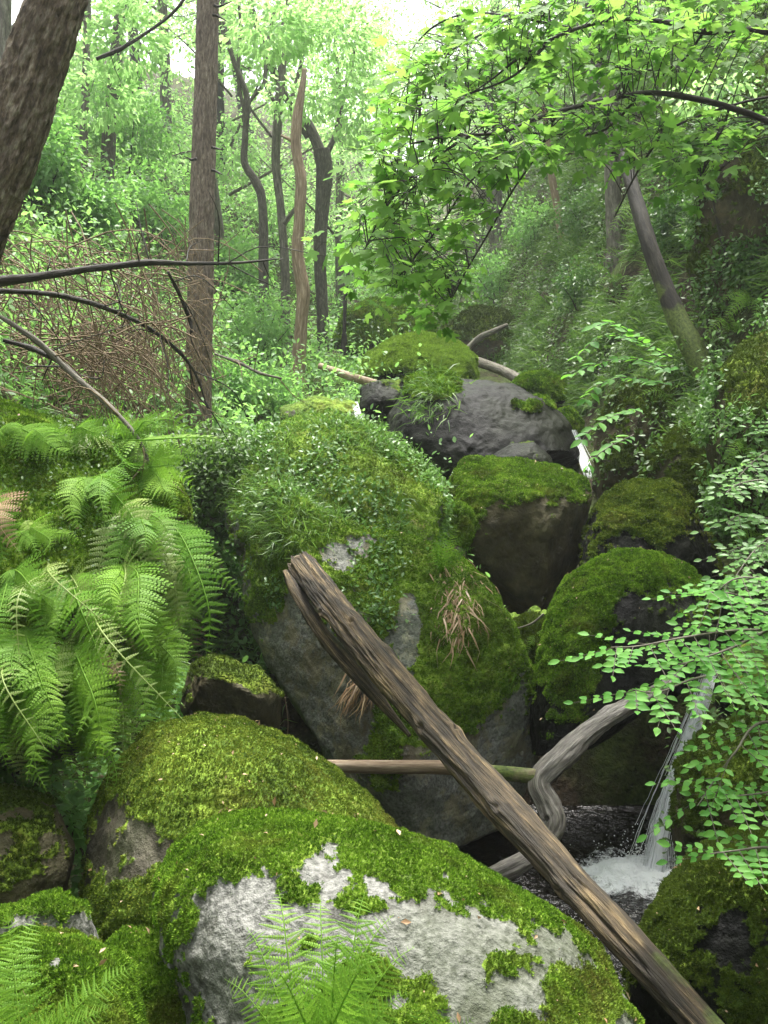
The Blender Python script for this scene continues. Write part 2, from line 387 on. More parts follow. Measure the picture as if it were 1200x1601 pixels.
# ------------------------------------------------------------------ ground
def xs(y): return np.interp(y, [-5, 3, 5, 8, 13, 20, 40, 120], [.9, .95, 1.5, 1.5, 1.2, .8, 1.5, 3])
def zb(y): return np.interp(y, [-5, 1.0, 2.8, 4.9, 5.4, 7, 8.2, 12, 16, 20, 30, 45, 120], [-2.3, -2.5, -2.75, -2.75, -1.9, -1.45, -.95, -.35, .2, .7, 2.4, 6.5, 22])
def ground_z(x, y):
    x = np.asarray(x, float); y = np.asarray(y, float)
    dl = np.maximum(0, xs(y) - x - np.interp(y, [0, 3, 5, 8, 12, 20], [.6, 1.9, 2.4, 2.3, 2.4, 1.4]))
    dr = np.maximum(0, x - xs(y) - np.interp(y, [0, 4, 5.5, 8, 14, 25], [.8, .75, .55, .45, .7, 1.2]))
    zl = np.interp(dl, [0, .4, 1.2, 3, 6, 12, 40], [0, .15, .9, 2.7, 4.6, 7.0, 13])
    zl += np.where(y < 8, np.interp(dl, [0, .5, 3], [0, .9, 1.0])*np.interp(y, [3, 5, 8], [1.0, .9, 0]), 0)
    zr = np.interp(dr, [0, .3, 1, 2.2, 5, 12, 40], [0, .5, 2.0, 4.6, 8.0, 11, 20])
    return zb(y) + zl + zr
def gp(x, y): return np.array([x, y, float(ground_z(x, y))])
ux = np.concatenate([np.linspace(-60, -9, 60, endpoint=False), np.linspace(-9, 7, 330, endpoint=False), np.linspace(7, 60, 60)])
uy = np.concatenate([np.linspace(-6, 18, 420, endpoint=False), np.linspace(18, 45, 130, endpoint=False), np.linspace(45, 160, 60)])
GX, GY = np.meshgrid(ux, uy); gx, gy = GX.ravel(), GY.ravel()
gz = ground_z(gx, gy)
q = np.stack([gx, gy, gz], 1)
gz = gz + .28*fbm(q*.8, 4)*np.clip(np.abs(gx-xs(gy))*.6, .25, 1.3) + .05*fbm(q*5, 3)
GV = np.stack([gx + .15*fbm(q*1.1+40, 3), gy, gz], 1)
nx = len(ux); ii = np.arange(len(uy)-1)[:, None]*nx + np.arange(nx-1)[None]
GF = np.stack([ii, ii+1, ii+nx+1, ii+nx], -1).reshape(-1, 4)
g = mk_obj('ground', GV, GF, M['soil']); tag(g, kind='structure')
SURF = [BVHTree.FromPolygons(GV.tolist(), GF.tolist())]
def hit(px, py, surfs=None):
    d = Vector(at(px, py, 1.0)).normalized(); best = None
    for b in (surfs or SURF):
        r = b.ray_cast(Vector((0, 0, 0)), d, 200)
        if r[0] is not None and (best is None or r[3] < best[2]): best = (np.array(r[0]), np.array(r[1]), r[3])
    return best

# ------------------------------------------------------------------ boulders
BL = {}
tuft_v = np.array([(0,0,0),(.35,0,.55),(.1,.25,1.0), (0,0,0),(-.3,.25,.5),(-.3,-.1,.95), (0,0,0),(.05,-.4,.5),(.2,-.3,.9)], float)
tuft_f = np.array([(0,1,2),(3,4,5),(6,7,8)])
def scatter_faces(V, Fc, wgt, n):
    tri = Fc if Fc.shape[1] == 3 else np.concatenate([Fc[:, [0, 1, 2]], Fc[:, [0, 2, 3]]])
    a = np.linalg.norm(np.cross(V[tri[:, 1]]-V[tri[:, 0]], V[tri[:, 2]]-V[tri[:, 0]]), axis=1)/2
    ww = a*wgt[tri].mean(1); c = np.cumsum(ww)
    if c[-1] <= 0: return np.zeros((0, 3)), np.zeros((0, 3), int), np.zeros((0, 3))
    k = np.searchsorted(c, rs.rand(n)*c[-1]); k = np.minimum(k, len(tri)-1)
    b = rs.dirichlet((1, 1, 1), n)
    return (V[tri[k]]*b[..., None]).sum(1), tri[k], b
def boulder(key, outline, D, th, label, mat='rock', lean=.4, e=2.6, lvl=5, seed=1, moss=.0, bare=(), mossy=(), bumps=(),
            center=None, amp=.06, tufts=0, tsize=.008, tmat='moss', name='boulder', kind=None, group='boulders heaped in the stream gully', msoft=.3, facets=9, patchy=.25, planes=()):
    o = np.array(outline, float)
    c = np.array(center) if center else o.mean(0)
    ang = np.linspace(-math.pi, math.pi, 721); rr = np.zeros(721)
    a, b = o, np.roll(o, -1, 0)
    for k, t_ in enumerate(ang):
        d = np.array([math.cos(t_), -math.sin(t_)])
        e1 = b - a; w_ = a - c
        den = d[0]*(-e1[:, 1]) + e1[:, 0]*d[1]
        den = np.where(np.abs(den) < 1e-9, 1e-9, den)
        tt = (w_[:, 0]*(-e1[:, 1]) + e1[:, 0]*w_[:, 1])/den
        uu = (d[0]*w_[:, 1] - d[1]*w_[:, 0])/den
        ok = (uu >= 0) & (uu <= 1) & (tt > 0)
        rr[k] = tt[ok].max() if ok.any() else rr[k-1]
    ker = np.array([1, 2, 3, 4, 3, 2, 1.])/16; rr = np.convolve(np.concatenate([rr[-4:-1], rr, rr[1:4]]), ker, 'valid')
    v, f = ico(lvl); f = f[:, ::-1]
    rho = np.hypot(v[:, 0], v[:, 1]); cz = v[:, 2]
    nrm = (rho**e + np.abs(cz)**e)**(1/e)
    r2 = rho/nrm; c2 = cz/nrm; tht = np.arctan2(v[:, 1], v[:, 0])
    R_ = np.interp(tht, ang, rr)*1.035
    px = c[0] + R_*r2*np.cos(tht); py = c[1] - R_*r2*np.sin(tht)
    dep = D - th*c2 + lean*((c[1]-py)/F_PX*D)
    for bx, by, br, ba in bumps:
        dep = dep - ba*np.exp(-((px-bx)**2+(py-by)**2)/br**2)*sstep(-.1, .3, c2)
    V = at(px, py, dep)
    size = R_.mean()*D/F_PX
    cen = V.mean(0); r9 = np.random.RandomState(seed+100)
    for (a1_, a2_, a3_, fr_) in planes:
        pn_ = np.array([a1_, a2_, a3_], float); pn_ /= np.linalg.norm(pn_); ext = (V-cen)@pn_; d_ = ext-ext.max()*fr_
        k_ = .02*size; d_ = k_*np.log1p(np.exp(np.clip(d_/k_, -30, 30))); V = V - pn_*(d_*.95)[:, None]
    for _ in range(facets):
        pn_ = r9.normal(size=3)*np.array([1, .9, .8]); pn_ /= np.linalg.norm(pn_)
        if pn_[1] > .3: pn_[1] *= -1
        ext = (V-cen)@pn_; h = ext.max()*r9.uniform(.78, .93); d_ = ext-h
        k_ = .022*size; d_ = k_*np.log1p(np.exp(np.clip(d_/k_, -30, 30)))
        V = V - pn_*(d_*.9)[:, None]
    N = vnormals(V, f)
    if ((V-cen)*N).sum(1).mean() < 0: f = f[:, ::-1]; N = -N
    q = V/size + seed*5.1
    d = amp*size*(fbm(q*1.1, 3) + .35*(-np.abs(fbm(q*2.6+3, 3))+.2)) + .012*size*fbm(q*9, 3)
    V = V + N*d[:, None]
    N = vnormals(V, f)
    qx, qy, _ = topx(V)
    s = N[:, 2] + .45*fbm(V*3.0+seed, 4) + patchy*fbm(V*13+seed, 4) + patchy*.45*fbm(V*37, 3) + moss
    for bx, by, rx, ry, am in bare: s = s - am*np.exp(-(((qx-bx)/rx)**2+((qy-by)/ry)**2)**1.5)
    for bx, by, rx, ry, am in mossy: s = s + am*np.exp(-(((qx-bx)/rx)**2+((qy-by)/ry)**2)**1.5)
    m = sstep(.1, .1+msoft, s)
    hgt = max(.005, min(.014, .006*D/2.5))
    V = V + N*(m*hgt*(1.0+1.0*fbm(V*34, 3)+1.1*fbm(V*11, 3)))[:, None]
    N = vnormals(V, f)
    ob = mk_obj(name, V, f, M[mat], None, origin=cen, attrs={'moss': m})
    if kind: ob['kind'] = kind
    else: tag(ob, label, 'rock', group)
    SURF.append(BVHTree.FromPolygons(V.tolist(), f.tolist()))
    BL[key] = dict(V=V, F=f, N=N, m=m, o=ob, cen=cen)
    if tufts:
        face = ((-V)*N).sum(1)/np.linalg.norm(V, axis=1) > -.25
        p, tri, b_ = scatter_faces(V, f, m*(m > .35)*face, tufts)
        if len(p):
            n_ = (N[tri]*b_[..., None]).sum(1)
            Mx = frames(rdir(len(p)), n_ + .5*rdir(len(p)) + np.array([0, 0, .3]), tsize*(.5+rs.rand(len(p))*1.0))
            # template grows along z
            rn = np.clip(.45 + .35*fbm(p*7, 3) + .25*rs.normal(size=len(p)), 0, 1)
            VV, FF, AA = stamp(tuft_v, tuft_f, Mx, p - n_*tsize*.15, rn)
            mo = mk_obj('moss', VV-cen, FF, M[tmat], None, smooth=False, attrs={'rnd': AA})
            mo.parent = ob
    return BL[key]

boulder('A', [(255,1430),(262,1380),(300,1330),(350,1300),(430,1283),(520,1285),(600,1305),(690,1340),(760,1385),(850,1430),(920,1480),(970,1545),(1020,1610),(1060,1720),(900,1850),(500,1850),(330,1720),(290,1560),(262,1500)],
        2.35, .42, 'large mossy foreground boulder with pale grey lichen patches on its face', 'pale_rock', lean=.55, lvl=7, seed=1, moss=.12, amp=.045, patchy=1.0, facets=1,
        bare=[(385,1430,75,60,1.2),(330,1480,30,60,1.2),(505,1350,34,50,1.3),(590,1365,26,34,1.2),(690,1440,80,50,1.05),(540,1440,50,40,.9),(640,1410,40,24,.8),(440,1500,80,90,1.1),(360,1560,40,60,1.2),(700,1510,50,50,1.4),(800,1470,70,40,1.0),(870,1500,35,28,1.2),(740,1560,60,60,1.0),(820,1550,50,40,.9),(620,1480,60,60,1.2),(980,1585,25,40,1.0)],
        mossy=[(640,1530,60,50,.5),(420,1310,150,25,.6),(900,1560,70,50,.7)], tufts=110000, tsize=.0065)
boulder('B', [(135,1480),(140,1400),(150,1300),(185,1215),(240,1150),(310,1120),(380,1128),(450,1165),(520,1215),(570,1265),(610,1310),(640,1400),(600,1500),(300,1560),(180,1530)],
        3.15, .5, 'broad green mossy boulder behind the lichen boulder and below the hanging ferns', 'rock', lean=.6, lvl=6, seed=2, moss=.35, facets=0,
        bare=[(200,1320,70,90,1.0),(400,1260,15,8,1.0),(300,1340,60,50,.6)], tufts=90000, tsize=.0065, tmat='moss_olive', amp=.05)
boulder('C', [(380,880),(375,800),(400,765),(450,775),(500,815),(570,838),(640,850),(700,875),(745,918),(790,985),(818,1050),(835,1130),(832,1200),(785,1290),(700,1325),(620,1305),(545,1225),(475,1125),(420,1040),(390,950)],
        5.1, .7, 'huge angular slab boulder with pale left face and mossy right face behind the fallen log', 'slab_rock', lean=.5, lvl=7, seed=3, moss=-.05, amp=.045, e=4.0, facets=4, patchy=.4, center=(600,1040),
        planes=[(-.70,-.70,.14,.52),(.62,-.78,.08,.55),(.05,-.55,.83,.74)],
        bare=[(460,1060,60,120,1.2),(530,1150,60,80,1.2),(640,990,20,75,1.3),(545,870,40,35,.8),(760,1190,80,80,.5),(660,1270,90,50,.9)],
        mossy=[(745,1010,80,110,1.1),(425,900,30,90,1.2),(700,1090,70,80,.9),(590,1180,50,50,.7),(700,900,60,60,.7),(600,1100,30,70,.6)], tufts=90000, tsize=.008)
boulder('CB', [(335,735),(370,690),(440,665),(520,648),(600,680),(640,720),(690,770),(705,850),(690,900),(560,900),(430,900),(375,870),(345,790)],
        6.1, .55, 'broad rock buried under ivy and grass above and behind the pale-faced slab', 'slab_rock', lean=.9, lvl=6, seed=33, moss=.2, amp=.06, facets=6, patchy=.35, tufts=40000, tsize=.009)
boulder('D', [(705,790),(715,750),(735,722),(800,720),(860,735),(900,755),(925,775),(915,820),(905,870),(885,920),(850,950),(790,962),(760,925),(735,880),(710,830)],
        6.8, .5, 'square brown boulder with flat mossy top, right of the ivy-covered slab', 'brown_rock', lean=.45, e=3.6, lvl=6, seed=4, moss=-.3, facets=3, planes=[(0,-.2,.98,.8),(-.05,-1,-.12,.72),(.75,-.6,-.1,.8)],
        bumps=[(820,780,70,.12)], mossy=[(800,745,100,32,.9),(730,800,30,40,.8)], tufts=50000, tsize=.009, tmat='moss')
boulder('E', [(900,830),(930,795),(970,765),(1010,747),(1045,755),(1080,790),(1120,840),(1140,880),(1130,930),(1060,960),(960,940),(905,890)],
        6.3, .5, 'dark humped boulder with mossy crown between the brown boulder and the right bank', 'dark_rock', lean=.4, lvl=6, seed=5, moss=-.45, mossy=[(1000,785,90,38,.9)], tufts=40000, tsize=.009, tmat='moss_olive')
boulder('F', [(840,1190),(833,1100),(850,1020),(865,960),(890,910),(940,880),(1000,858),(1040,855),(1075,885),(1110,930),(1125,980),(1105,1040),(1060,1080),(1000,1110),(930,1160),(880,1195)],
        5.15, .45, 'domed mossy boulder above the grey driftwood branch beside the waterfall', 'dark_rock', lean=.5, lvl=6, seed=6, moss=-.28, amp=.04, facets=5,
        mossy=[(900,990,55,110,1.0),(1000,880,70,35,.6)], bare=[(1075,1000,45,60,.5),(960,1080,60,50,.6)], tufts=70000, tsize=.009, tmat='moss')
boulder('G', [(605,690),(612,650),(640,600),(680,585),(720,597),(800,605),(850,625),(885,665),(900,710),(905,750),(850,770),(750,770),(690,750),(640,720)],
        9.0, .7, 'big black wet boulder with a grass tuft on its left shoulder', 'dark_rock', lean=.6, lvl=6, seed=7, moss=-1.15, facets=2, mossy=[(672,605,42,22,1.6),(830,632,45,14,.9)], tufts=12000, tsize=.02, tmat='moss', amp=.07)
boulder('H', [(745,740),(765,715),(800,695),(835,695),(858,715),(870,745),(830,770),(770,770)], 7.9, .35,
        'dark wet rock wedged behind the square brown boulder', 'dark_rock', seed=8, moss=-1.0, lvl=5)
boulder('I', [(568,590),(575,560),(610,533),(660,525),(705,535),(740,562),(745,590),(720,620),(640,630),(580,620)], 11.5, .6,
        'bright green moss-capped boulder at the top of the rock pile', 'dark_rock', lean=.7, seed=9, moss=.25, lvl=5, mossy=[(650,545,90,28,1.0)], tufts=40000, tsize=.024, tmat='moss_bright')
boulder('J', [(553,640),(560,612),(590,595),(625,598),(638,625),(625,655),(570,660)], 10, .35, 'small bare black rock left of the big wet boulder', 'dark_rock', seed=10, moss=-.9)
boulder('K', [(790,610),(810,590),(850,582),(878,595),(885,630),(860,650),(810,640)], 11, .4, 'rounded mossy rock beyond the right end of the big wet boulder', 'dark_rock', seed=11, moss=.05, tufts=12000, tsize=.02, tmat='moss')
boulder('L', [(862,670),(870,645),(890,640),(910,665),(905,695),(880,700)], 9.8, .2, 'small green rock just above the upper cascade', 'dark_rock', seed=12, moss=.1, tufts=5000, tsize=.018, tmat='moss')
boulder('M', [(695,830),(700,800),(715,788),(732,798),(738,830),(725,855),(702,850)], 6.25, .12, 'little round moss knob at the foot of the square brown boulder', 'rock', seed=13, moss=.8, tufts=9000, tsize=.009)
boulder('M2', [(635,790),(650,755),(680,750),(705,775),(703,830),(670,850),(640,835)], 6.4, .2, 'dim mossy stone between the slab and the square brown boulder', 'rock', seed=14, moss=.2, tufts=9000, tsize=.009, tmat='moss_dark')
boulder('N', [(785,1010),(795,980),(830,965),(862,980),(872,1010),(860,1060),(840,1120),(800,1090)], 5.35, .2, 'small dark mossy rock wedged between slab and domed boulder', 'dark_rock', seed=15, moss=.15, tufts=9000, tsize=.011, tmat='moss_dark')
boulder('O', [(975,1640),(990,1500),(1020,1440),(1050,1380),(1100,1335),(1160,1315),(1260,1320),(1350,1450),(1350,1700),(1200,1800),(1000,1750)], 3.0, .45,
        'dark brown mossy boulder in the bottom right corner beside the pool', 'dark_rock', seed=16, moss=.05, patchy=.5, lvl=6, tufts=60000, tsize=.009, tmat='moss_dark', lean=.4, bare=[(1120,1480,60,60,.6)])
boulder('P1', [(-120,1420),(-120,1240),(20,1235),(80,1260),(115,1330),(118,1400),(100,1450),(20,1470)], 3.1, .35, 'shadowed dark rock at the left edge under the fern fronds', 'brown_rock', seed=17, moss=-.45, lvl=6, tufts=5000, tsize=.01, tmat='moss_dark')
boulder('P2', [(-60,1500),(-30,1440),(80,1405),(130,1420),(155,1470),(130,1520),(60,1560)], 2.55, .2, 'grey brown stone in the lower left corner behind the bright moss', 'pale_rock', seed=18, moss=-.35, lvl=6, tufts=7000, tsize=.009)
boulder('P3', [(-150,1700),(-140,1530),(30,1470),(120,1475),(200,1510),(230,1580),(220,1700),(60,1800)], 2.05, .28, 'low stone padded with bright moss under the bottom left fern', 'pale_rock', seed=19, moss=.35, lvl=6, bare=[(90,1505,14,12,1.2),(60,1520,30,20,.8)], tufts=50000, tsize=.008, tmat='moss', lean=.8)
boulder('P4', [(150,1600),(160,1500),(200,1465),(250,1470),(310,1520),(345,1590),(330,1720),(200,1750)], 2.35, .22, 'mossy stone tucked against the left foot of the lichen boulder', 'rock', seed=20, moss=.35, lvl=6, bare=[(215,1490,20,10,.8)], tufts=40000, tsize=.008, tmat='moss', lean=.6)
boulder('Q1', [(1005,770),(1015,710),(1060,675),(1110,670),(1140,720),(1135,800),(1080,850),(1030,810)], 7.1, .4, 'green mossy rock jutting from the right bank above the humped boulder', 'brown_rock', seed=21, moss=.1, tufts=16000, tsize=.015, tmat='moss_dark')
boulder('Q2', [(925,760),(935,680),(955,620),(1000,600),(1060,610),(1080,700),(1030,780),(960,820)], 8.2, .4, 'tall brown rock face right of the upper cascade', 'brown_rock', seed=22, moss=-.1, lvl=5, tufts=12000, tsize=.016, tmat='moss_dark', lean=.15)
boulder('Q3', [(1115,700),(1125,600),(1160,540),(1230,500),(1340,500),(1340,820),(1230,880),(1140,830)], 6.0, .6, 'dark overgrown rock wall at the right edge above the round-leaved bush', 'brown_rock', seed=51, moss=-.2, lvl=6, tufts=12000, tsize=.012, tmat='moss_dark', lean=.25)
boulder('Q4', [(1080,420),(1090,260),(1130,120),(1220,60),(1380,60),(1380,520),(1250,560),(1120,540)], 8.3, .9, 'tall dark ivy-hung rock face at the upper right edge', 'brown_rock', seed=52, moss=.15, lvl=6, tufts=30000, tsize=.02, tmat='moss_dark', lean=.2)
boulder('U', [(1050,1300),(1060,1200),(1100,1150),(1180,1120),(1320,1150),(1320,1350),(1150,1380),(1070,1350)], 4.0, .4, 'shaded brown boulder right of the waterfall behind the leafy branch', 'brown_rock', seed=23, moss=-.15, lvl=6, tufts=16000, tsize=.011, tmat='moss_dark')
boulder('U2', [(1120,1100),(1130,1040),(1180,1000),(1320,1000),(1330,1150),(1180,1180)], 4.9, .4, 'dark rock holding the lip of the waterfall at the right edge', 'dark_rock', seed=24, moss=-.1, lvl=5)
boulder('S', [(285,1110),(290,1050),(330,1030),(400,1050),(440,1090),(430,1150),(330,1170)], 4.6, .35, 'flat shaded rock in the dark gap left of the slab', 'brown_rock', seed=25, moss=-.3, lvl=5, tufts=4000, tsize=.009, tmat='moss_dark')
boulder('R', [(430,655),(440,640),(490,624),(555,628),(562,650),(520,672),(440,676)], 9.2, .35, 'flat grey rock with a trickle of water behind the slab', 'rock', seed=26, moss=-.2, lvl=5)
boulder('T', [(670,570),(685,510),(730,478),(790,490),(820,540),(800,590),(740,600)], 16, .9, 'dim mossy outcrop under the foliage at the head of the gully', 'brown_rock', seed=27, moss=.0, lvl=5, tufts=9000, tsize=.03, tmat='moss_dark')
boulder('V', [(520,540),(540,490),(590,468),(650,480),(690,520),(680,560),(560,570)], 15, .8, 'low mossy hump behind the moss-capped boulder', 'rock', seed=28, moss=.4, lvl=5, tufts=16000, tsize=.03, tmat='moss')
boulder('W', [(240,780),(260,745),(340,720),(400,740),(400,800),(330,840),(260,830)], 6.2, .4, 'fern-hidden mossy rock between the pine trunk and the slab', 'brown_rock', seed=29, moss=.1, lvl=5, tufts=6000, tsize=.009)
for k, (x, y, r) in enumerate([(785,968,13),(803,975,16),(835,962,11),(852,968,12),(868,975,10)]):
    boulder('p%d' % k, [(x-r,y+r*.7),(x-r*.8,y-r*.3),(x,y-r*.7),(x+r*.8,y-r*.3),(x+r,y+r*.7),(x,y+r)], 5.9, .09,
            'small grey stone in the row lying under the square brown boulder', 'rock', seed=40+k, moss=-.5, lvl=4, name='stone', group='stones under the brown boulder')
# left bank: an earthy ledge the ferns grow on
boulder('LB', [(-500,600),(-100,615),(60,640),(180,690),(250,760),(290,850),(300,950),(290,1050),(240,1120),(120,1160),(-60,1200),(-500,1250)], 3.95, .6, '', 'rock',
        lean=.75, lvl=7, seed=31, moss=.35, center=(-80, 900), kind='structure', name='bank', tufts=120000, tsize=.011, tmat='moss', bare=[(60,870,70,20,.8),(110,950,30,60,.8)])

# ------------------------------------------------------------------ water
def grid_sheet(name, x0, x1, y0, y1, z, n=120):
    X, Y = np.meshgrid(np.linspace(x0, x1, n), np.linspace(y0, y1, n)); X, Y = X.ravel(), Y.ravel()
    i = np.arange(n-1)[:, None]*n + np.arange(n-1)[None]
    return np.stack([X, Y, np.full(len(X), z)], 1), np.stack([i, i+1, i+n+1, i+n], -1).reshape(-1, 4)
PZ = -2.32
V, Fc = grid_sheet('pool', -.4, 2.6, 2.6, 5.4, PZ, 200)
base = hit(1005, 1350)
fb = np.array([at(1000, 1352, 4.74)[0], at(1000, 1352, 4.74)[1]])
dd = np.hypot((V[:, 0]-fb[0]+.10)*.85, (V[:, 1]-fb[1]+.08)*1.15)*(1+.35*fbm(V*np.array([5, 5, 1.]), 3))
foam = np.exp(-(dd/.2)**2)*1.25 + .38*np.exp(-(dd/.6)**2)
V[:, 2] += .022*np.exp(-(dd/.5)**2)*fbm(V*11, 4) + .004*fbm(V*9+4, 3) + .06*np.exp(-(dd/.13)**2)
o = mk_obj('water', V, Fc, M['water'], attrs={'foam': foam}); tag(o, kind='structure')
def fall(pts, wid, foamv, name='waterfall', sheets=3, sd=0, strands=40):
    b = MB(); fo = []
    for s_ in range(sheets):
        n = 60; m = 14
        c = catmull([at(*p) for p in pts], n); wd = np.interp(np.linspace(0, 1, n), np.linspace(0, 1, len(wid)), wid)*(1 - .22*s_)
        u = np.linspace(-1, 1, m)
        V = c[:, None] + np.stack([u[None]*wd[:, None]/2, -(1-u[None]**2)*wd[:, None]*.35 + .02*s_ + 0*wd[:, None], 0*u[None]+0*wd[:, None]], -1)
        V = V.reshape(-1, 3); V[:, 0] += .006*fbm(V*np.array([30, 30, 4.])+s_*9+sd, 2); V[:, 1] += .012*fbm(V*np.array([25, 25, 3.])+s_*5, 2)
        i = np.arange(n-1)[:, None]*m + np.arange(m-1)[None]
        tcx = np.stack([np.tile(u, n)*.12 + s_*3+sd, np.zeros(n*m), np.repeat(np.linspace(0, 1, n), m)], 1)
        b.add(V, np.stack([i, i+1, i+m+1, i+m], -1).reshape(-1, 4), tc=tcx)
        fo.append(np.repeat(np.interp(np.linspace(0, 1, n), np.linspace(0, 1, len(foamv)), foamv), m) - .9*np.tile(np.abs(u)**1.5, n))
    r7 = np.random.RandomState(int(sd)+3); base_c = np.array([at(*p) for p in pts])
    for _ in range(strands):
        u = float(np.clip(r7.normal()*.24, -.62, .62)); k0 = r7.uniform(0, .35) if r7.rand() < .6 else 0; k1 = r7.uniform(.5, 1.0) if r7.rand() < .4 else 1.0
        n = 26; c = catmull(base_c, 100)[int(k0*99):max(int(k1*99), int(k0*99)+8)]; c = c[np.linspace(0, len(c)-1, n).astype(int)]
        wv = np.interp(np.linspace(k0, k1, n), np.linspace(0, 1, len(wid)), wid)
        c = c + np.stack([u*wv*np.linspace(.8, 1.25, n) + .012*r7.normal()*np.linspace(0, 1, n)**2 + .006*fbm(np.stack([c[:, 2]*9, c[:, 2]*0+u*40, c[:, 2]*0], 1), 2), -(.5-u*u)*wv*.45 - .01*r7.rand(n), 0*wv], 1)
        V_, F_s, T_ = tube(c, [.001, .0028*(.4+r7.rand()), .001], nl=26, nr=4, cap=False)
        b.add(V_, F_s, tc=T_); fo.append(np.full(len(V_), 3.0))
    o = mk_obj(name, np.concatenate(b.V), [np.concatenate(x) for x in b.F.values()], M['fall'], attrs={'foam': np.concatenate(fo)}, vattrs={'tc': np.concatenate(b.T)})
    return tag(o, kind='structure')
fall([(1112,1040,5.1),(1100,1075,4.98),(1084,1125,4.9),(1056,1205,4.85),(1032,1285,4.8),(1020,1356,4.74)], [.10,.095,.09,.11,.14,.18], [-.05,-.05,-.05,0,.05,.2], strands=95, sheets=2)
fall([(895,672,9.0),(905,700,8.9),(915,730,8.7),(925,755,8.6)], [.05,.09,.11,.10], [-.35,-.3,-.25,-.2], sd=7)
fall([(556,628,9.3),(558,640,9.1),(560,655,9.0)], [.05,.05,.05], [-.3,-.3,-.3], sd=9)
fall([(708,738,8.2),(706,750,8.1),(704,765,8.0)], [.03,.04,.04], [-.3,-.3,-.3], sd=12)
# splash drops and strings of spray
n = 420; a = rs.rand(n)*2*math.pi; r = np.abs(rs.normal(size=n))*.16
p = np.stack([fb[0]+r*np.cos(a)-.02, fb[1]+r*np.sin(a)*.8, PZ+.01+np.abs(rs.normal(size=n))*.07*np.exp(-r*3)], 1)
v0, f0 = ico(1)
VV, FF, AA = stamp(v0, f0, np.eye(3)[None]*(.001+.0025*rs.rand(n))[:, None, None], p, rs.rand(n))
t = NT('spray'); M['spray'] = t.done(t.principled((.85,.87,.88), .2))
o = mk_obj('spray', VV, FF, M['spray'], attrs={'rnd': AA}); tag(o, 'white droplets splashing where the waterfall meets the dark pool', 'water spray', kind='stuff')

# ------------------------------------------------------------------ fallen wood
def wood(name, pts, rpx, mat, label, cat, group=None, nl=120, nr=28, rough=.12, seed=1, mossf=None, ridge=.4, rfreq=14, stretch=7, **kw):
    """pts (px,py,D), rpx half widths in pixels"""
    path = [at(*p) for p in pts]; rad = [r/F_PX*p[2] for r, p in zip(rpx, pts)]
    V, f, tc = tube(path, rad, nl=nl, nr=nr, rough=rough, rfreq=rfreq, stretch=stretch, seed=seed, ridge=ridge, **kw)
    qx, qy, _ = topx(V)
    a = np.zeros(len(V)) if mossf is None else mossf(qx, qy, V)
    o = mk_obj(name, V, f, M[mat], None, origin=V.mean(0), attrs={'rnd': a}, vattrs={'tc': tc})
    if label: tag(o, label, cat, group)
    return o
def Dln(a, b, n):
    A, B = at(*a), at(*b); out = []
    for t_ in np.linspace(0, 1, n):
        p = A*(1-t_)+B*t_; x, y, d = topx(p[None]); out.append((float(x[0]), float(y[0]), float(d[0])))
    return out
lg = Dln((472, 884, 4.5), (1150, 1660, 2.25), 9)
lg = [(x - 10*math.sin(k/8*math.pi), y + 6*math.sin(k/8*math.pi), d) for k, (x, y, d) in enumerate(lg)]
log = wood('fallen_log', lg, [23, 24, 26, 27, 28, 29, 30, 29, 27], 'log', 'long weathered brown log leaning diagonally across the slab down to the bottom right', 'log',
           nl=640, nr=110, rough=.17, seed=3, ridge=.55, rfreq=26, stretch=13, crack=.2, knots=9, ragged=.06,
           mossf=lambda x, y, V: .12 + .85*sstep(1280, 1500, y)*sstep(-40, 40, (x-(472+(y-884)*.874))*1.0 + 20))
# the sawn upper end and the grey splintered strip along the flank
a0, a1 = at(*lg[0]), at(*lg[1]); ax = (a1-a0)/np.linalg.norm(a1-a0)
V, f, tc = tube([a0 - ax*.012, a0 + ax*.01], [.052, .060], nl=4, nr=40, rough=.12, rfreq=30, seed=4)
e_ = mk_obj('cut_end', V - np.array(log.location), f, M['dark_cut'], None, attrs={'rnd': np.zeros(len(V))}, vattrs={'tc': tc}); e_.parent = log
sp = [(445, 893, 4.42), (462, 925, 4.35), (500, 985, 4.2), (545, 1040, 4.02), (590, 1090, 3.86), (640, 1150, 3.7)]
V, f, tc = tube([at(*p) for p in sp], [.012, .026, .03, .03, .024, .008], nl=160, nr=24, rough=.35, rfreq=30, stretch=9, seed=6, ridge=.6)
e_ = mk_obj('splinter', V - np.array(log.location), f, M['log'], None, attrs={'rnd': np.full(len(V), .0)}, vattrs={'tc': tc}); e_.parent = log
sp = [(640, 1108, 3.62), (700, 1185, 3.42), (760, 1262, 3.22), (810, 1325, 3.08)]
V, f, tc = tube([at(*p) for p in sp], [.006, .022, .02, .005], nl=100, nr=20, rough=.4, rfreq=30, stretch=9, seed=7, ridge=.6)
e_ = mk_obj('splinter', V - np.array(log.location), f, M['pale_wood'], None, attrs={'rnd': np.full(len(V), .0)}, vattrs={'tc': tc}); e_.parent = log
drift = wood('driftwood_branch', [(1075,1030,4.95),(1040,1072,4.7),(975,1108,4.5),(915,1148,4.35),(872,1190,4.25),(843,1225,4.2),(858,1262,4.15),(866,1295,4.1),(835,1335,4.05),(790,1362,4.0),(748,1376,4.0)],
             [8,11,15,18,21,20,21,19,15,17,12], 'drift', 'forked wet grey driftwood branch reaching from the boulder into the pool', 'branch', nl=330, nr=48, rough=.25, seed=9, ridge=.5, rfreq=22, stretch=6, crack=.1, knots=7)
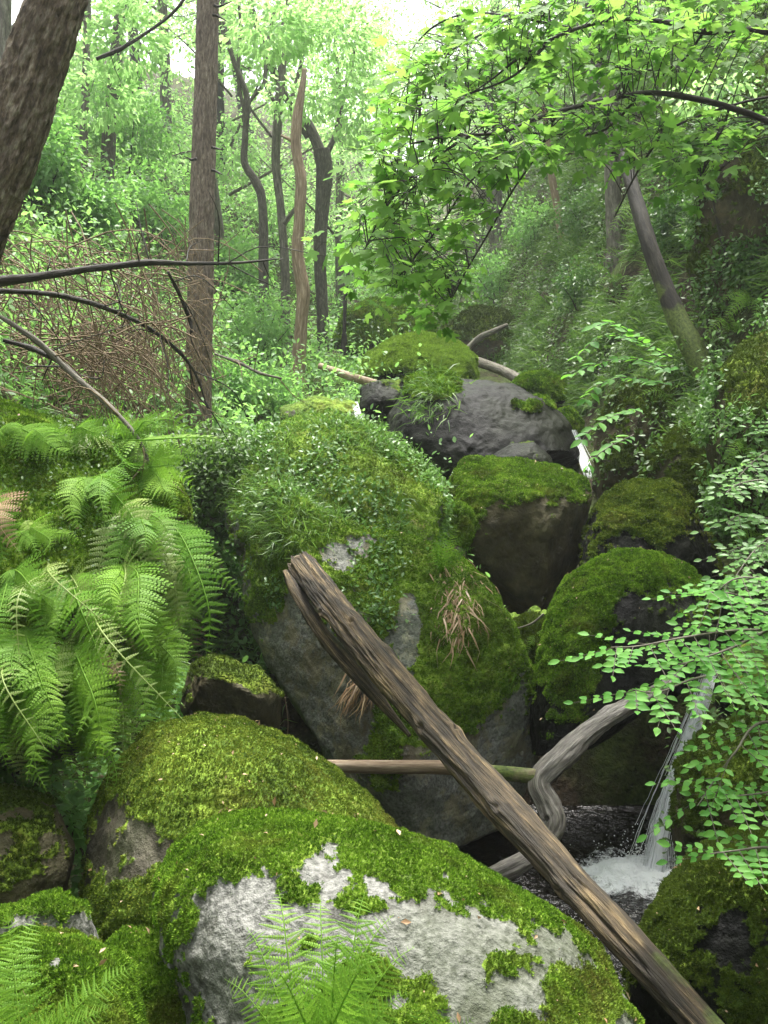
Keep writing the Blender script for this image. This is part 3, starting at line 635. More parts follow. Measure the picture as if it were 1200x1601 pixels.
wood('pale_log', [(512,1198,4.5),(600,1199,4.42),(690,1200,4.35),(770,1207,4.28),(838,1214,4.2)], [10,11,11,11,12], 'pale_wood',
     'thin pale barkless log lying level between slab and driftwood', 'log', nl=160, nr=24, rough=.08, seed=12, ridge=.3, mossf=lambda x, y, V: 1.2*sstep(735, 775, x))
wood('fallen_log', [(735,562,13.5),(765,572,13),(795,584,12.6),(815,596,12.3)], [7,8,8,8], 'bark', 'short brown trunk lying behind the top boulders', 'log', nl=40, nr=16)
wood('fallen_log', [(500,572,10.8),(530,583,10.6),(565,594,10.4),(600,603,10.2)], [5,6,7,6], 'pale_wood', 'pale fallen trunk lying among ferns left of the moss-capped boulder', 'log', nl=40, nr=16)
wood('dead_branch', [(728,548,14),(750,528,14),(775,516,14),(792,508,14.2)], [5,5,4,3], 'bark', 'broken branch angled up over the top boulders', 'branch', nl=40, nr=12)
DB = 'dark dead branches across the brown thicket'
dark = 'bark_dark'
def bough(label, pts, r, mat=dark, twigs=10, seed=1, tl=.35, group=DB, name='dead_branch'):
    o = wood(name, pts, [a*.8 for a in r], mat, label, 'branch', group, nl=160, nr=14, rough=.28, seed=seed, rfreq=20, stretch=5, knots=5)
    r2 = np.random.RandomState(seed); b = MB(); c = catmull([at(*p) for p in pts], 60)
    for k in range(twigs):
        i = r2.randint(8, 58); d = c[min(i+1, 59)] - c[i]; d /= np.linalg.norm(d)
        dr = d*.7 + r2.normal(size=3)*.6; dr /= np.linalg.norm(dr); L = tl*(.3+r2.rand())
        b = MB(); b.tube([c[i], c[i]+dr*L*.5+r2.normal(size=3)*.03, c[i]+dr*L+np.array([0, 0, -.1*L])+r2.normal(size=3)*.05], [.004, .003, .0015], nl=8, nr=5)
        t_ = b.build('twig', M['twig'] if mat != dark else M[dark], origin=np.array(o.location)); t_.location = (0, 0, 0); t_.parent = o
    return o
bough('thick dark dead branch reaching level across the straight pine trunk', [(-40,446,4.4),(60,432,4.5),(150,419,4.6),(230,411,4.7),(300,412,4.9),(370,411,5.0),(432,405,5.1)], [10,8,7,6,4,3,1.5], twigs=12, seed=1)
bough('mossy-tipped dark branch sagging just below the level one', [(-40,455,4.5),(50,457,4.6),(120,468,4.8),(190,492,5.0),(250,525,5.2),(300,575,5.4),(325,640,5.5)], [6,5,5,4,4,3,1.5], twigs=10, seed=2)
bough('long brown branch sloping down to the right into the ferns', [(-40,470,4.0),(50,528,4.0),(110,582,4.0),(170,635,3.9),(215,685,3.85),(240,745,3.8)], [4,5,5,5,4,3], mat='bark', twigs=8, seed=3)
bough('short black branch lying left of the long brown one', [(5,532,4.2),(50,545,4.2),(90,565,4.15),(125,590,4.1)], [4,5,4,2], twigs=4, seed=4)
bough('thin dark branch drooping beside the pine trunk', [(262,425,5.2),(280,460,5.3),(296,500,5.4),(300,520,5.4)], [2.5,3,3,2], twigs=3, seed=5)
bough('grey dead branch low in the green bushes right of the pine trunk', [(335,553,7),(375,568,6.9),(405,583,6.8),(440,592,6.8)], [2,3,3,2], twigs=4, seed=6, mat='bark')
bough('bare thin branch rising to the right high above the left slope', [(150,92,8),(190,75,8),(230,50,8),(270,20,8),(300,-20,8)], [4,4,3,3,3], twigs=3, seed=7)
# brown brushwood
b = MB(); r2 = np.random.RandomState(5)
for k in range(680):
    x = r2.uniform(-60, 330); y = r2.uniform(385, 600) + (x < 120)*r2.uniform(-20, 30)
    if r2.rand() < .35: x = r2.normal(170, 60); y = r2.normal(565, 35)
    D = r2.uniform(4.9, 6.6) if x < 255 else r2.uniform(7.15, 7.8); a = r2.choice([r2.normal(-.55, .35), r2.normal(-1.4, .4), r2.uniform(-3.1, 3.1)])
    L = r2.uniform(.2, .75); dx, dy = math.cos(a), math.sin(a); cu = r2.normal(0, .35)
    p = at(x, y, D); s_ = np.array([dx, r2.normal(0, .3), dy]); q_ = np.array([-dy, 0, dx])
    b.tube([p-s_*L*.5-np.array([0,0,.1*L]), p-s_*L*.15+q_*cu*L*.3, p+s_*L*.2+q_*cu*L*.35, p+s_*L*.5-np.array([0,0,.18*L])],
           [.004, .0035, .0025, .0012], rnd=r2.rand()*.3, nl=9, nr=4, cap=False)
o = b.build('brushwood', M['twig']); tag(o, 'tangle of dry brown twigs heaped on the left bank behind the ferns', 'brushwood', kind='stuff')

# ------------------------------------------------------------------ trees
# leaf templates, growing along +Y, face +Z
def dia(w_=.5, fold=.12): return np.array([(0,0,0),(w_/2,.45,fold),(0,1,-.05),(-w_/2,.45,fold)], float), np.array([(0,1,2),(0,2,3)])
ov_v = np.array([(0,0,0),(.2,.2,.05),(.27,.5,.07),(.14,.82,.03),(0,1,-.06),(-.14,.82,.03),(-.27,.5,.07),(-.2,.2,.05),(0,.5,0)], float)
ov_f = np.array([(8,0,1),(8,1,2),(8,2,3),(8,3,4),(8,4,5),(8,5,6),(8,6,7),(8,7,0)])
def palm():
    pts = [(0, .0)]
    for a, r in [(-128,.42),(-100,.5),(-82,.36),(-62,.72),(-50,.86),(-40,.7),(-26,.48),(-14,.78),(0,1.0),(14,.78),(26,.48),(40,.7),(50,.86),(62,.72),(82,.36),(100,.5),(128,.42)]:
        pts.append((math.sin(R(a))*r, .22+math.cos(R(a))*r*.8))
    v = np.array([(x, y, -.16*x*x + .06*abs(math.sin(6*math.atan2(x, y+.01))) - .18*max(0, y-.5)**2) for x, y in pts] + [(0, .25, .0)])
    n = len(pts); f = np.array([(n, (i+1) % n, i) for i in range(n)]); v[:, 1] += 0
    return v, f
pl_v, pl_f = palm(); di_v, di_f = dia()
def leafball(c, rad, n, size, tv=di_v, tf=di_f, up=.6, shell=.5, seed=None):
    """n leaves through an ellipsoid; hollows from noise"""
    d = rdir(n); r = rs.rand(n)**(1/3.)*(1-shell) + shell*(.75+.25*rs.rand(n))
    p = np.asarray(c) + d*r[:, None]*np.asarray(rad)
    k = fbm(p*1.7+(seed or 0), 3) > -.25; p, d = p[k], d[k]; n = len(p)
    y = d + rdir(n)*.9 + np.array([0, 0, -.5]); z = rdir(n)*.8 + np.array([0, 0, up])
    return stamp(tv, tf, frames(y, z, size*(.6+.7*rs.rand(n))), p, np.clip(rs.rand(n)*.8+.15*fbm(p*1.5, 2), 0, 1))
def branchy(b, base, top, r0, seed, nlimb=8, spread=1.0, h0=.35):
    r3 = np.random.RandomState(seed); tips = []
    H = np.linalg.norm(top-base)
    for k in range(nlimb):
        t_ = h0 + (1-h0)*(k+.5)/nlimb; s_ = base*(1-t_)+top*t_; a = k*2.4 + r3.rand()
        L = H*.33*spread*(1.15-t_*.7); d = np.array([math.cos(a), math.sin(a), .55+.4*r3.rand()])
        e1 = s_ + d*L*.5 + r3.normal(size=3)*.08*L; e2 = s_ + d*L*np.array([1, 1, .9]) + r3.normal(size=3)*.12*L
        b.tube([s_, e1, e2], [r0*.4*(1.1-t_), r0*.25*(1.1-t_), r0*.06], nl=10, nr=6); tips.append(e2); tips.append(e1)
        for j in range(3):
            q_ = e1*(1-j/3) + e2*j/3; e3 = q_ + r3.normal(size=3)*L*.4 + np.array([0, 0, .1*L]); tips.append(e3)
            b.tube([q_, (q_+e3)/2+r3.normal(size=3)*.05*L, e3], [r0*.12, r0*.08, r0*.03], nl=6, nr=4)
    return tips
TPL = []
for k, (H, sp_, nleaf, sz) in enumerate([(7.5, 1.05, 12000, .105), (9, 1.05, 12500, .105), (5.5, 1.25, 10000, .095), (11, .9, 12500, .11)]):
    b = MB(); top = np.array([.3*math.sin(k), .2, H]); r0 = .012*H+.02
    b.tube([(0,0,-.4), (.06*H*math.sin(k*2), .0, H*.35), (.03*H*math.cos(k), .04*H, H*.7), top], [r0*1.25, r0, r0*.7, r0*.2], nl=24, nr=9, rough=.12)
    tips = branchy(b, np.zeros(3), top, r0, 20+k, 11, sp_, .18)
    lv = MB()
    for t_ in tips:
        V, f, a = leafball(t_, np.array([.17, .17, .11])*H*.62, nleaf//len(tips), sz, shell=.2, seed=k); lv.add(V, f, a)
    tm = mk_mesh('trunk', np.concatenate(b.V), [np.concatenate(x) for x in b.F.values()], M['bark_dark'] if k % 2 else M['bark'], attrs={'rnd': np.concatenate(b.A)}, vattrs={'tc': np.concatenate(b.T)})
    cm = mk_mesh('crown', np.concatenate(lv.V), [np.concatenate(x) for x in lv.F.values()], M['tree_leaf'], smooth=False, attrs={'rnd': np.concatenate(lv.A)})
    TPL.append((tm, cm))
def far_tree(x, y, k, s, label, rz=0., dz=0.):
    root = empty('broadleaf_tree', (x, y, float(ground_z(x, y)) - .1 + dz), label, 'tree', 'leafy trees closing the valley')
    root.rotation_euler = (0, 0, rz); root.scale = (s, s, s)
    for nm, me in zip(('trunk', 'crown'), TPL[k]):
        o = bpy.data.objects.new(nm, me); link(o, root)
for x, y, k, s, lb in [
    (-7.0, 15, 0, 1.0, 'leafy tree low on the left slope, left of the leaning pine'),
    (-4.6, 13, 2, .9, 'bushy tree on the left slope between the two pine trunks, nearest of them'),
    (-6.0, 19, 1, 1.0, 'taller tree on the left slope seen above the bushy one between the pines'),
    (-2.6, 17, 2, .95, 'small tree just right of the straight pine trunk'),
    (-3.8, 24, 1, 1.0, 'tree rising behind the straight pine trunk'),
    (-.9, 21, 0, .8, 'pale green tree behind the bare snag'),
    (.6, 25, 2, 1.0, 'tree low in the middle of the valley behind the dark forked trunk'),
    (2.6, 24, 0, 1.0, 'tree in the valley behind the hanging sycamore leaves'),
    (4.6, 20, 2, 1.1, 'bushy tree on the right slope behind the sycamore leaves'),
    (5.8, 15, 0, .9, 'tree high on the right slope behind the leaning mossy trunk'),
    (4.9, 11.5, 2, .7, 'small leafy tree on the right slope above the leaning mossy trunk'),
    (7.2, 20, 1, 1.0, 'tall tree on the right slope at the top right'),
    (-9.5, 22, 3, .9, 'tall tree at the far upper left behind the leaning pine'),
    (-7, 30, 3, .9, 'tall far tree above the left slope, left of the sky gap'),
    (3.4, 36, 3, .9, 'tall far tree right of the sky gap in the middle'),
    (8.5, 32, 3, 1.0, 'tall far tree behind the upper sycamore branch'),
    (5.6, 29, 1, 1.0, 'far tree on the right skyline above the yellow green leaves'),
    (-12, 30, 1, 1.1, 'far tree beyond the leaning pine on the left skyline'),
    (-5.2, 25, 0, 1.1, 'tree filling the left skyline between the pines'),
    (-9, 17, 2, 1.2, 'bushy tree behind the leaning pine, midway up the slope'),
    (-4.5, 36, 1, 1.3, 'farthest tree on the left skyline'),
    (3.2, 17, 2, .8, 'small tree on the right slope above the head of the gully'),
    (4.3, 14.5, 0, .75, 'tree leaning out over the gully behind the brown upright trunk'),
    (5.0, 8.6, 2, .8, 'small unseen tree up the steep right bank, added to darken the right side'),  # stands out of view, added to darken the right bank
    (-.5, 33, 2, 1.2, 'far round tree at the end of the valley'),
    (5.6, 10.5, 1, .8, 'unseen tree above the upper right rock face, added to block light'),  # above the frame, added to keep light off the right bank
    (-4.5, 2, 1, .9, 'unseen tree on the bank left of the viewpoint, added to block side light'), (-4.2, -3.5, 0, 1., 'unseen tree behind the viewpoint to the left, added to block side light'),  # unseen trees around the camera, added to cut side light and deepen contrast
    (3.4, -3.5, 1, .9, 'unseen tree behind the viewpoint to the right, added to block side light'), (0.2, -5.2, 0, 1., 'unseen tree straight behind the viewpoint, added to block light from the back')]:
    far_tree(x, y, k, s, lb, rz=x*1.7+y)

def trunk_tree(label, pts, rpx, mat, seed, cat='tree', name='tree', limbs=(), crown=(), mossf=None, nl=80, nr=14, rough=.1, leafm='tree_leaf', lsize=.1, group=None, **kw):
    hb = hit(pts[-1][0], pts[-1][1], SURF[:1]); Db = topx(hb[0][None])[2][0] if hb else pts[-1][2]
    kD = min(1.4, max(.7, Db/pts[-1][2])) if name != 'pine_tree' or seed == 2 else 1.0
    pts = [(x, y, d*kD) for x, y, d in pts]; limbs = [([(x, y, d*kD) for x, y, d in lp], lr) for lp, lr in limbs]
    base = at(*pts[-1]); root = empty(name, base, label, cat, group)
    path = [at(*p) for p in pts]; rad = [r/F_PX*p[2] for r, p in zip(rpx, pts)]
    dn = path[-1]-path[-2]; dn = dn/np.linalg.norm(dn); path += [path[-1]+dn*rad[-1]*1.2, path[-1]+dn*(rad[-1]*2+.25)]; rad += [rad[-1]*1.45, rad[-1]*1.9]
    V, f, tc = tube(path, rad, nl=nl, nr=nr, rough=rough, seed=seed, **kw)
    qx, qy, _ = topx(V); a = np.zeros(len(V)) if mossf is None else mossf(qx, qy, V)
    mk_obj('trunk', V, f, M[mat], root, attrs={'rnd': a}, vattrs={'tc': tc})
    for lp, lr in limbs:
        V, f, tc = tube([at(*p) for p in lp], [r/F_PX*lp[0][2] for r in lr], nl=40, nr=8, rough=.1, seed=seed+1)
        mk_obj('limb', V, f, M[mat], root, attrs={'rnd': np.zeros(len(V))}, vattrs={'tc': tc})
    if crown:
        lv = MB()
        for (x, y, D, rx, ry, n) in crown:
            r_ = np.array([rx, (rx+ry)/2, ry])/F_PX*D; V, f, a = leafball(at(x, y, D), r_, n, lsize, shell=.1, seed=seed); lv.add(V, f, a)
        lv.build('crown', M[leafm], root, smooth=False)
    return root
trunk_tree('thick leaning pine trunk with flaky reddish bark at the upper left', [(100,-60,3.9),(88,0,3.9),(52,110,3.95),(18,215,4.0),(-22,310,4.05),(-70,430,4.1),(-110,640,4.2)], [43,44,46,48,50,54,60], 'pine', 1,
           name='pine_tree', nl=420, nr=96, rough=.13, rfreq=26, stretch=3.5, ridge=.6, mossf=lambda x, y, V: .55*sstep(30, -30, x-(88-(y)*.33)))
t_ = trunk_tree('straight upright pine trunk with grey brown bark left of centre', [(327,-60,7),(325,0,7),(321,150,7),(316,300,7),(313,450,7),(310,600,7),(310,720,7)], [17,17,18,19,20,20,22], 'pine_far', 2,
           name='pine_tree', nl=420, nr=48, rough=.1, rfreq=30, stretch=4, ridge=.6, mossf=lambda x, y, V: .75*sstep(0, -16, x-(325-.025*y))*sstep(80, 420, y))
for px_, py_, dx, dy in [(338,232,9,2),(338,268,9,5),(342,10,20,-8),(340,25,14,8),(299,250,-7,-4)]:
    V, f, tc = tube([at(px_-8*np.sign(dx), py_-2, 7), at(px_, py_, 7), at(px_+dx, py_+dy, 6.95)], [.012, .009, .003], nl=8, nr=6); mk_obj('branch_stub', V, f, M['bark_dark'], t_, attrs={'rnd': np.zeros(len(V))}, vattrs={'tc': tc})
trunk_tree('bare pale snag broken off at the top, barkless and crooked', [(476,108,11),(470,150,11),(464,185,11),(463,230,11),(470,285,11),(468,340,11),(465,400,11),(474,455,11),(470,510,11),(464,585,11)], [4,6,8,8,9,9,9,11,10,12], 'snag', 3,
           cat='dead tree', name='dead_tree', nl=160, nr=20, rough=.14, limbs=[([(468,228,11),(452,218,11),(440,212,11.1)], [4, 3, 2])])
trunk_tree('dark forked tree right of the bare snag with a paler trunk foot', [(503,235,13),(507,270,13),(503,330,13),(500,400,13),(503,470,13),(506,560,13)], [14,13,11,10,9,11], 'bark_mid', 4, name='broadleaf_tree',
           limbs=[([(503,245,13),(485,200,13),(470,180,13),(440,140,13),(415,80,13),(395,20,13),(385,-40,13)], [10,8,7,6,5,5,4]), ([(505,250,13),(520,220,13),(528,190,13),(545,120,13),(560,40,13)], [6,4,3,3,2]),
                  ([(430,110,13),(420,90,12.9),(412,130,12.8),(390,160,12.7),(395,175,12.7),(425,215,12.6)], [3,3,3,2.5,2,2]), ([(480,215,13),(455,170,13),(470,100,13.2),(480,30,13.3)], [4,4,3,2])],
           crown=[(420,40,13,80,50,1500),(520,60,13.5,80,60,1600),(560,170,13.5,50,60,900),(470,150,14,60,40,700)])
trunk_tree('slim grey tree with twin stems just left of the snag', [(447,-40,14),(444,60,14),(437,150,14),(431,250,14),(438,320,14),(444,400,14),(446,470,14),(446,540,14)], [5,6,7,7,6,7,7,8], 'bark', 5, name='broadleaf_tree',
           limbs=[([(438,130,14),(452,60,14),(474,25,14),(480,-30,14)], [4,4,4,3]), ([(436,170,14),(415,130,14),(420,60,14),(430,10,14)], [3,3,3,2]), ([(444,350,13.5),(462,325,13.4),(480,310,13.4)], [4,3,2])],
           crown=[(400,90,15,60,50,700),(470,30,15,60,50,900)])
trunk_tree('thin wavy tree between the pine and the slim grey tree', [(348,30,15),(365,95,15),(385,150,15),(383,210,15),(382,255,15),(400,285,15),(410,320,15),(412,420,15),(412,520,15)], [3,4,5,5,6,7,7,8,8], 'bark_mid', 6, name='broadleaf_tree',
           limbs=[([(365,95,15),(350,60,15),(340,20,15)], [2,2,2]), ([(383,180,15),(372,120,15),(376,40,15),(370,-20,15)], [3,3,3,2])], crown=[(365,240,15.5,40,50,500),(370,60,16,50,50,700)])
trunk_tree('leaning tree on the right bank with a thick moss-green foot', [(915,-40,8.2),(925,40,8.1),(935,110,8),(955,185,7.8),(972,240,7.6),(990,300,7.4),(1012,375,7.2),(1035,440,7.1),(1062,505,7.0),(1092,560,6.9),(1112,600,6.85)], [7,7,8,9,10,11,12,14,17,20,22], 'bark_dark', 7, name='broadleaf_tree',
           nl=200, nr=24, rough=.12, mossf=lambda x, y, V: .3 + 1.2*sstep(400, 520, y+30*fbm(V*6, 3)), limbs=[([(972,250,7.6),(945,228,7.5),(920,218,7.4),(895,205,7.2),(850,205,7.0)], [4,4,3,3,1.5])])
trunk_tree('upright brown trunk directly behind the leaning mossy-footed tree', [(948,-30,10),(950,100,10),(955,200,10),(958,300,10),(963,390,10)], [9,10,11,12,14], 'bark', 8, name='broadleaf_tree', crown=[(980,60,10.5,70,50,900)])
trunk_tree('slim pale trunk low among the right-hand shrubs', [(845,100,14),(852,180,14),(862,270,14),(870,320,14),(880,375,14)], [3,4,6,6,7], 'pale_wood', 9, name='broadleaf_tree', crown=[(850,120,14.5,60,40,700)])
trunk_tree('thin dark sapling stem at the right edge slope', [(1090,120,6.6),(1105,220,6.6),(1115,300,6.6),(1130,380,6.6),(1150,470,6.6)], [3,4,4,4,5], 'bark_dark', 10, name='sapling', crown=[(1110,140,6.7,70,40,260)], lsize=.07)
trunk_tree('ivy-dark trunk at the top left between the two pines', [(192,-40,12),(186,40,12),(180,100,12),(172,190,12),(165,300,12)], [9,9,10,11,12], 'bark_mid', 11, name='broadleaf_tree', crown=[(200,60,12,60,60,1300),(160,150,12.5,60,50,900)])
trunk_tree('faint slim trunk left of the ivy-dark trunk', [(138,-40,16),(136,40,16),(134,120,16),(130,240,16)], [5,6,6,7], 'bark', 12, name='broadleaf_tree', crown=[(110,60,16,60,50,900)])
trunk_tree('short brown trunk under the lowest yellow sycamore leaves', [(740,240,16),(752,290,16),(766,330,16),(775,380,16)], [7,8,9,10], 'bark', 13, name='broadleaf_tree', crown=[(730,250,16,60,40,800)])
trunk_tree('thin straight sapling left of the hanging sycamore leaves', [(560,330,10),(548,400,10),(540,460,10),(538,520,10)], [2,2.5,3,3], 'bark_dark', 14, name='sapling', crown=[(560,350,10,35,30,200)], lsize=.07)

# sycamore reaching in from the right
root = empty('sycamore_tree', (3.6, 5.0, float(ground_z(3.6, 5.0))), 'sycamore reaching in from the right with broad bright lobed leaves', 'tree')
tb = np.array([3.6, 5.0, float(ground_z(3.6, 5.0))])
V, f, tc = tube([tb+(0,0,-.3), tb+(.0,0,.8), tb+(-.1,-.1,2.5), tb+(-.2,0,4)], [.16,.14,.12,.08], nl=40, nr=16, rough=.1); mk_obj('trunk', V, f, M['bark_dark'], root, attrs={'rnd': np.zeros(len(V))}, vattrs={'tc': tc})
BR = [([(1260,225,4.9),(1200,190,4.7),(1140,168,4.6),(1080,153,4.5),(1015,145,4.4),(950,155,4.3),(890,170,4.2),(840,185,4.15),(780,207,4.1),(700,213,4.0),(640,225,3.95)], [9,7,6.5,6,5,5,4.5,4,3.5,2.5,1.5]),
      ([(1260,60,4.9),(1200,50,4.8),(1150,46,4.7),(1100,50,4.6),(1050,36,4.6),(980,30,4.6),(900,45,4.6),(820,85,4.6),(760,130,4.6),(700,170,4.7)], [8,7,6,6,5,4,4,3,2,1.5]),
      ([(1250,150,4.8),(1200,152,4.7),(1140,166,4.6),(1060,195,4.6),(1025,225,4.6),(990,280,4.7),(960,340,4.8)], [3,3,3,2.5,2.5,2,1.5]),
      ([(1000,150,4.4),(940,205,4.7),(860,210,4.8),(780,207,4.6),(720,240,4.6),(650,290,4.6),(600,340,4.6)], [3,3,2.5,2.5,2,2,1.5]),
      ([(1260,-20,5.2),(1150,-15,5.2),(1000,-10,5.2),(860,5,5.3),(740,60,5.4),(650,110,5.5)], [6,5,4,3,2.5,2]),
      ([(820,190,4.15),(780,240,4.2),(730,290,4.25),(690,350,4.3),(650,400,4.3),(620,450,4.3)], [2.5,2.5,2,2,1.5,1]),
      ([(870,178,4.2),(840,240,4.4),(800,300,4.5),(760,370,4.6),(725,430,4.6),(700,480,4.6)], [2.5,2.5,2,2,1.5,1]),
      ([(740,210,4.1),(690,240,4.0),(640,280,4.0),(600,330,4.0),(570,390,4.0)], [2.5,2,2,1.5,1]),
      ([(900,45,4.6),(820,30,4.6),(740,20,4.8),(680,40,5.0),(640,80,5.2)], [3,2.5,2,2,1.5]),
      ([(860,65,4.6),(800,120,4.5),(720,150,4.5),(640,170,4.5),(590,210,4.5)], [3,2.5,2,2,1.5]),
      ([(1100,50,4.6),(1060,100,4.7),(1000,110,4.8),(940,100,4.9)], [3,2.5,2,1.5]),
      ([(1140,168,4.6),(1130,200,4.6),(1110,235,4.6),(1095,280,4.6)], [3,2.5,2,1.5])]
bc = []
for pts, r in BR:
    path = [at(*p) for p in pts]; V, f, tc = tube(path, [a/F_PX*3.5 for a in r], nl=90, nr=10, rough=.1, seed=3)
    mk_obj('branch', V, f, M['bark_dark'], root, attrs={'rnd': np.zeros(len(V))}, vattrs={'tc': tc}); bc.append(catmull(path, 90))
bc = np.concatenate(bc)
def inpoly(x, y, poly):
    c = False; n = len(poly)
    for i in range(n):
        x1, y1 = poly[i]; x2, y2 = poly[(i+1) % n]
        if (y1 > y) != (y2 > y) and x < (x2-x1)*(y-y1)/(y2-y1)+x1: c = not c
    return c
def rpoly(poly, n):
    p = np.array(poly); lo, hi = p.min(0), p.max(0); out = []
    while len(out) < n:
        x, y = rs.uniform(lo, hi)
        if inpoly(x, y, poly): out.append((x, y))
    return out
cl = []
cl += [(x, y, rs.uniform(3.7, 5.0)) for x, y in rpoly([(565,240),(600,170),(680,110),(770,120),(860,150),(900,200),(830,260),(790,330),(720,340),(730,430),(700,480),(600,470),(555,380),(550,300)], 115)]
cl += [(x, y, rs.uniform(4.2, 5.8)) for x, y in rpoly([(620,130),(700,40),(800,-20),(1220,-30),(1220,60),(1100,110),(960,120),(820,130),(740,160)], 220)]
cl += [(x, y, rs.uniform(4.2, 5.2)) for x, y in rpoly([(850,190),(980,160),(1150,180),(1210,200),(1150,240),(1100,300),(1060,290),(1000,230),(930,250),(860,240)], 70)]
cl += [(x, y, rs.uniform(4.8, 6)) for x, y in rpoly([(640,300),(760,330),(740,420),(720,490),(660,500),(580,430),(560,300)], 60)]
tw = MB(); lf = MB(); LV, LM, LR = [], [], []
for x, y, D in cl:
    c = at(x, y, D); dd_ = np.linalg.norm(bc - c + np.array([0, 0, .1]), axis=1); k = np.argmin(dd_ + rs.rand(len(bc))*.15); s_ = bc[k]
    dr = c - s_; dr = dr/max(np.linalg.norm(dr), .05); out = np.array([-.5, -.2, -.25]) + rdir(1)[0]*.6; e_ = c + out*.17
    mid = (s_+c)/2 + np.array([0, 0, .06])
    tw.tube([s_, mid, c, e_], [.0028, .0022, .0016, .001], nl=9, nr=4, cap=False)
    nn = rs.randint(6, 12)
    for j in range(nn):
        t_ = rs.rand(); q_ = (mid*(1-t_)+c*t_) if j % 3 == 0 else (c*(1-t_)+e_*t_)
        yd = out*.7 + rdir(1)[0]*.9; yd[2] = yd[2]*.5 - .25; p2 = q_ + yd/np.linalg.norm(yd)*rs.uniform(.03, .07)
        tw.tube([q_, p2], [.0012, .001], nl=2, nr=3, cap=False)
        LV.append(p2); LM.append(np.concatenate([yd, rdir(1)[0]*.5 + np.array([0, -.15, .9])])); LR.append(rs.rand())
LV = np.array(LV); LM = np.array(LM)
tw.build('twig', M['bark_dark'], root)
V, f, a = stamp(pl_v, pl_f, frames(LM[:, :3], LM[:, 3:], .036+.036*rs.rand(len(LV))), LV, np.array(LR))
mk_obj('foliage', V, f, M['syc'], root, smooth=False, attrs={'rnd': a})

# ------------------------------------------------------------------ ferns
def frond(path, width, pairs=22, det=9, lw=.165, up=(0, 0, 1), seed=0, droop=.25, stem=.12):
    """a bipinnate frond along a curve; returns V, quads/tris, rnd"""
    r_ = np.random.RandomState(seed); n = pairs+1
    c = catmull(path, 80); T = np.gradient(c, axis=0); T /= np.linalg.norm(T, axis=1)[:, None]
    s = np.concatenate([[0], np.cumsum(np.linalg.norm(np.diff(c, axis=0), axis=1))]); L = s[-1]; s = s/L
    b = MB(); up = np.asarray(up, float)
    V, f, tc = tube(path, [L*.006, L*.004, L*.001], nl=14, nr=4, cap=False); b.add(V, f, .55)
    ts = stem + (1-stem)*np.linspace(0, 1, pairs)**.92*.985
    pos = np.stack([np.interp(ts, s, c[:, k]) for k in range(3)], 1); TT = np.stack([np.interp(ts, s, T[:, k]) for k in range(3)], 1)
    u_ = (ts-stem)/(1-stem); prof = np.clip(.55+1.6*u_, 0, 1)*(1-u_**1.6)**.9 + .03
    PV, PM, PR = [], [], []
    rv = r_.rand()
    for k in range(pairs):
        z = up - TT[k]*(up@TT[k]); z /= max(np.linalg.norm(z), 1e-6); x = np.cross(TT[k], z)
        for sd in (-1, 1):
            wl = width*prof[k]*(.8+.3*r_.rand())*(1 if r_.rand() > .04 else .4); d0 = x*sd + TT[k]*(.35+.13*r_.normal()) - z*(.05+.16*r_.rand()); d0 /= np.linalg.norm(d0)
            PV.append(pos[k]); PM.append((d0, z + r_.normal(size=3)*.16, wl)); PR.append(np.clip(rv*.5+.5*r_.rand()*.6+.25*u_[k], 0, 1))
    # one pinna template: tapered midrib with det pairs of toothed leaflets, drooping
    tv, tf = [], []
    dt = det; L1 = 1.0
    for j in range(dt):
        t_ = .05 + .93*j/dt; wd = lw*(1-t_)**.8*(1 if j else .8) + .01; z_ = -droop*t_*t_; g = .93/dt
        for sd in (-1, 1):
            i0 = len(tv); tv += [(0, t_-.002, z_), (sd*wd*.75, t_+g*.25, z_-.01), (sd*wd, t_+g*.85, z_-.02), (sd*wd*.15, t_+g*.93, z_)]
            tf.append((i0, i0+1, i0+2, i0+3) if sd > 0 else (i0+3, i0+2, i0+1, i0))
    i0 = len(tv); tv += [(-.012, 0, .005), (.012, 0, .005), (0, 1, -droop)]; 
    tv = np.array(tv, float); tf = np.array(tf)
    Y = np.array([m[0] for m in PM]); Z = np.array([m[1] for m in PM]); W = np.array([m[2] for m in PM])
    V, F4, a = stamp(tv[:-3], tf, frames(Y, Z, W), np.array(PV), np.array(PR)); b.add(V, F4, a)
    V, F3, a = stamp(tv[-3:], np.array([(0, 1, 2)]), frames(Y, Z, W), np.array(PV), np.array(PR)); b.add(V, F3, a)
    return np.concatenate(b.V), [np.concatenate(x) for x in b.F.values()], np.concatenate(b.A)
FN = [0]
def add_frond(root, path, width, mat='fern', **k):
    FN[0] += 1; V, f, a = frond([np.asarray(p, float) for p in path], width, seed=FN[0], **k)
    return mk_obj('frond', V, f, M[mat], root, smooth=False, attrs={'rnd': a})
GF_ = 'ferns hanging over the left bank'
LBS = [SURF[-1]]
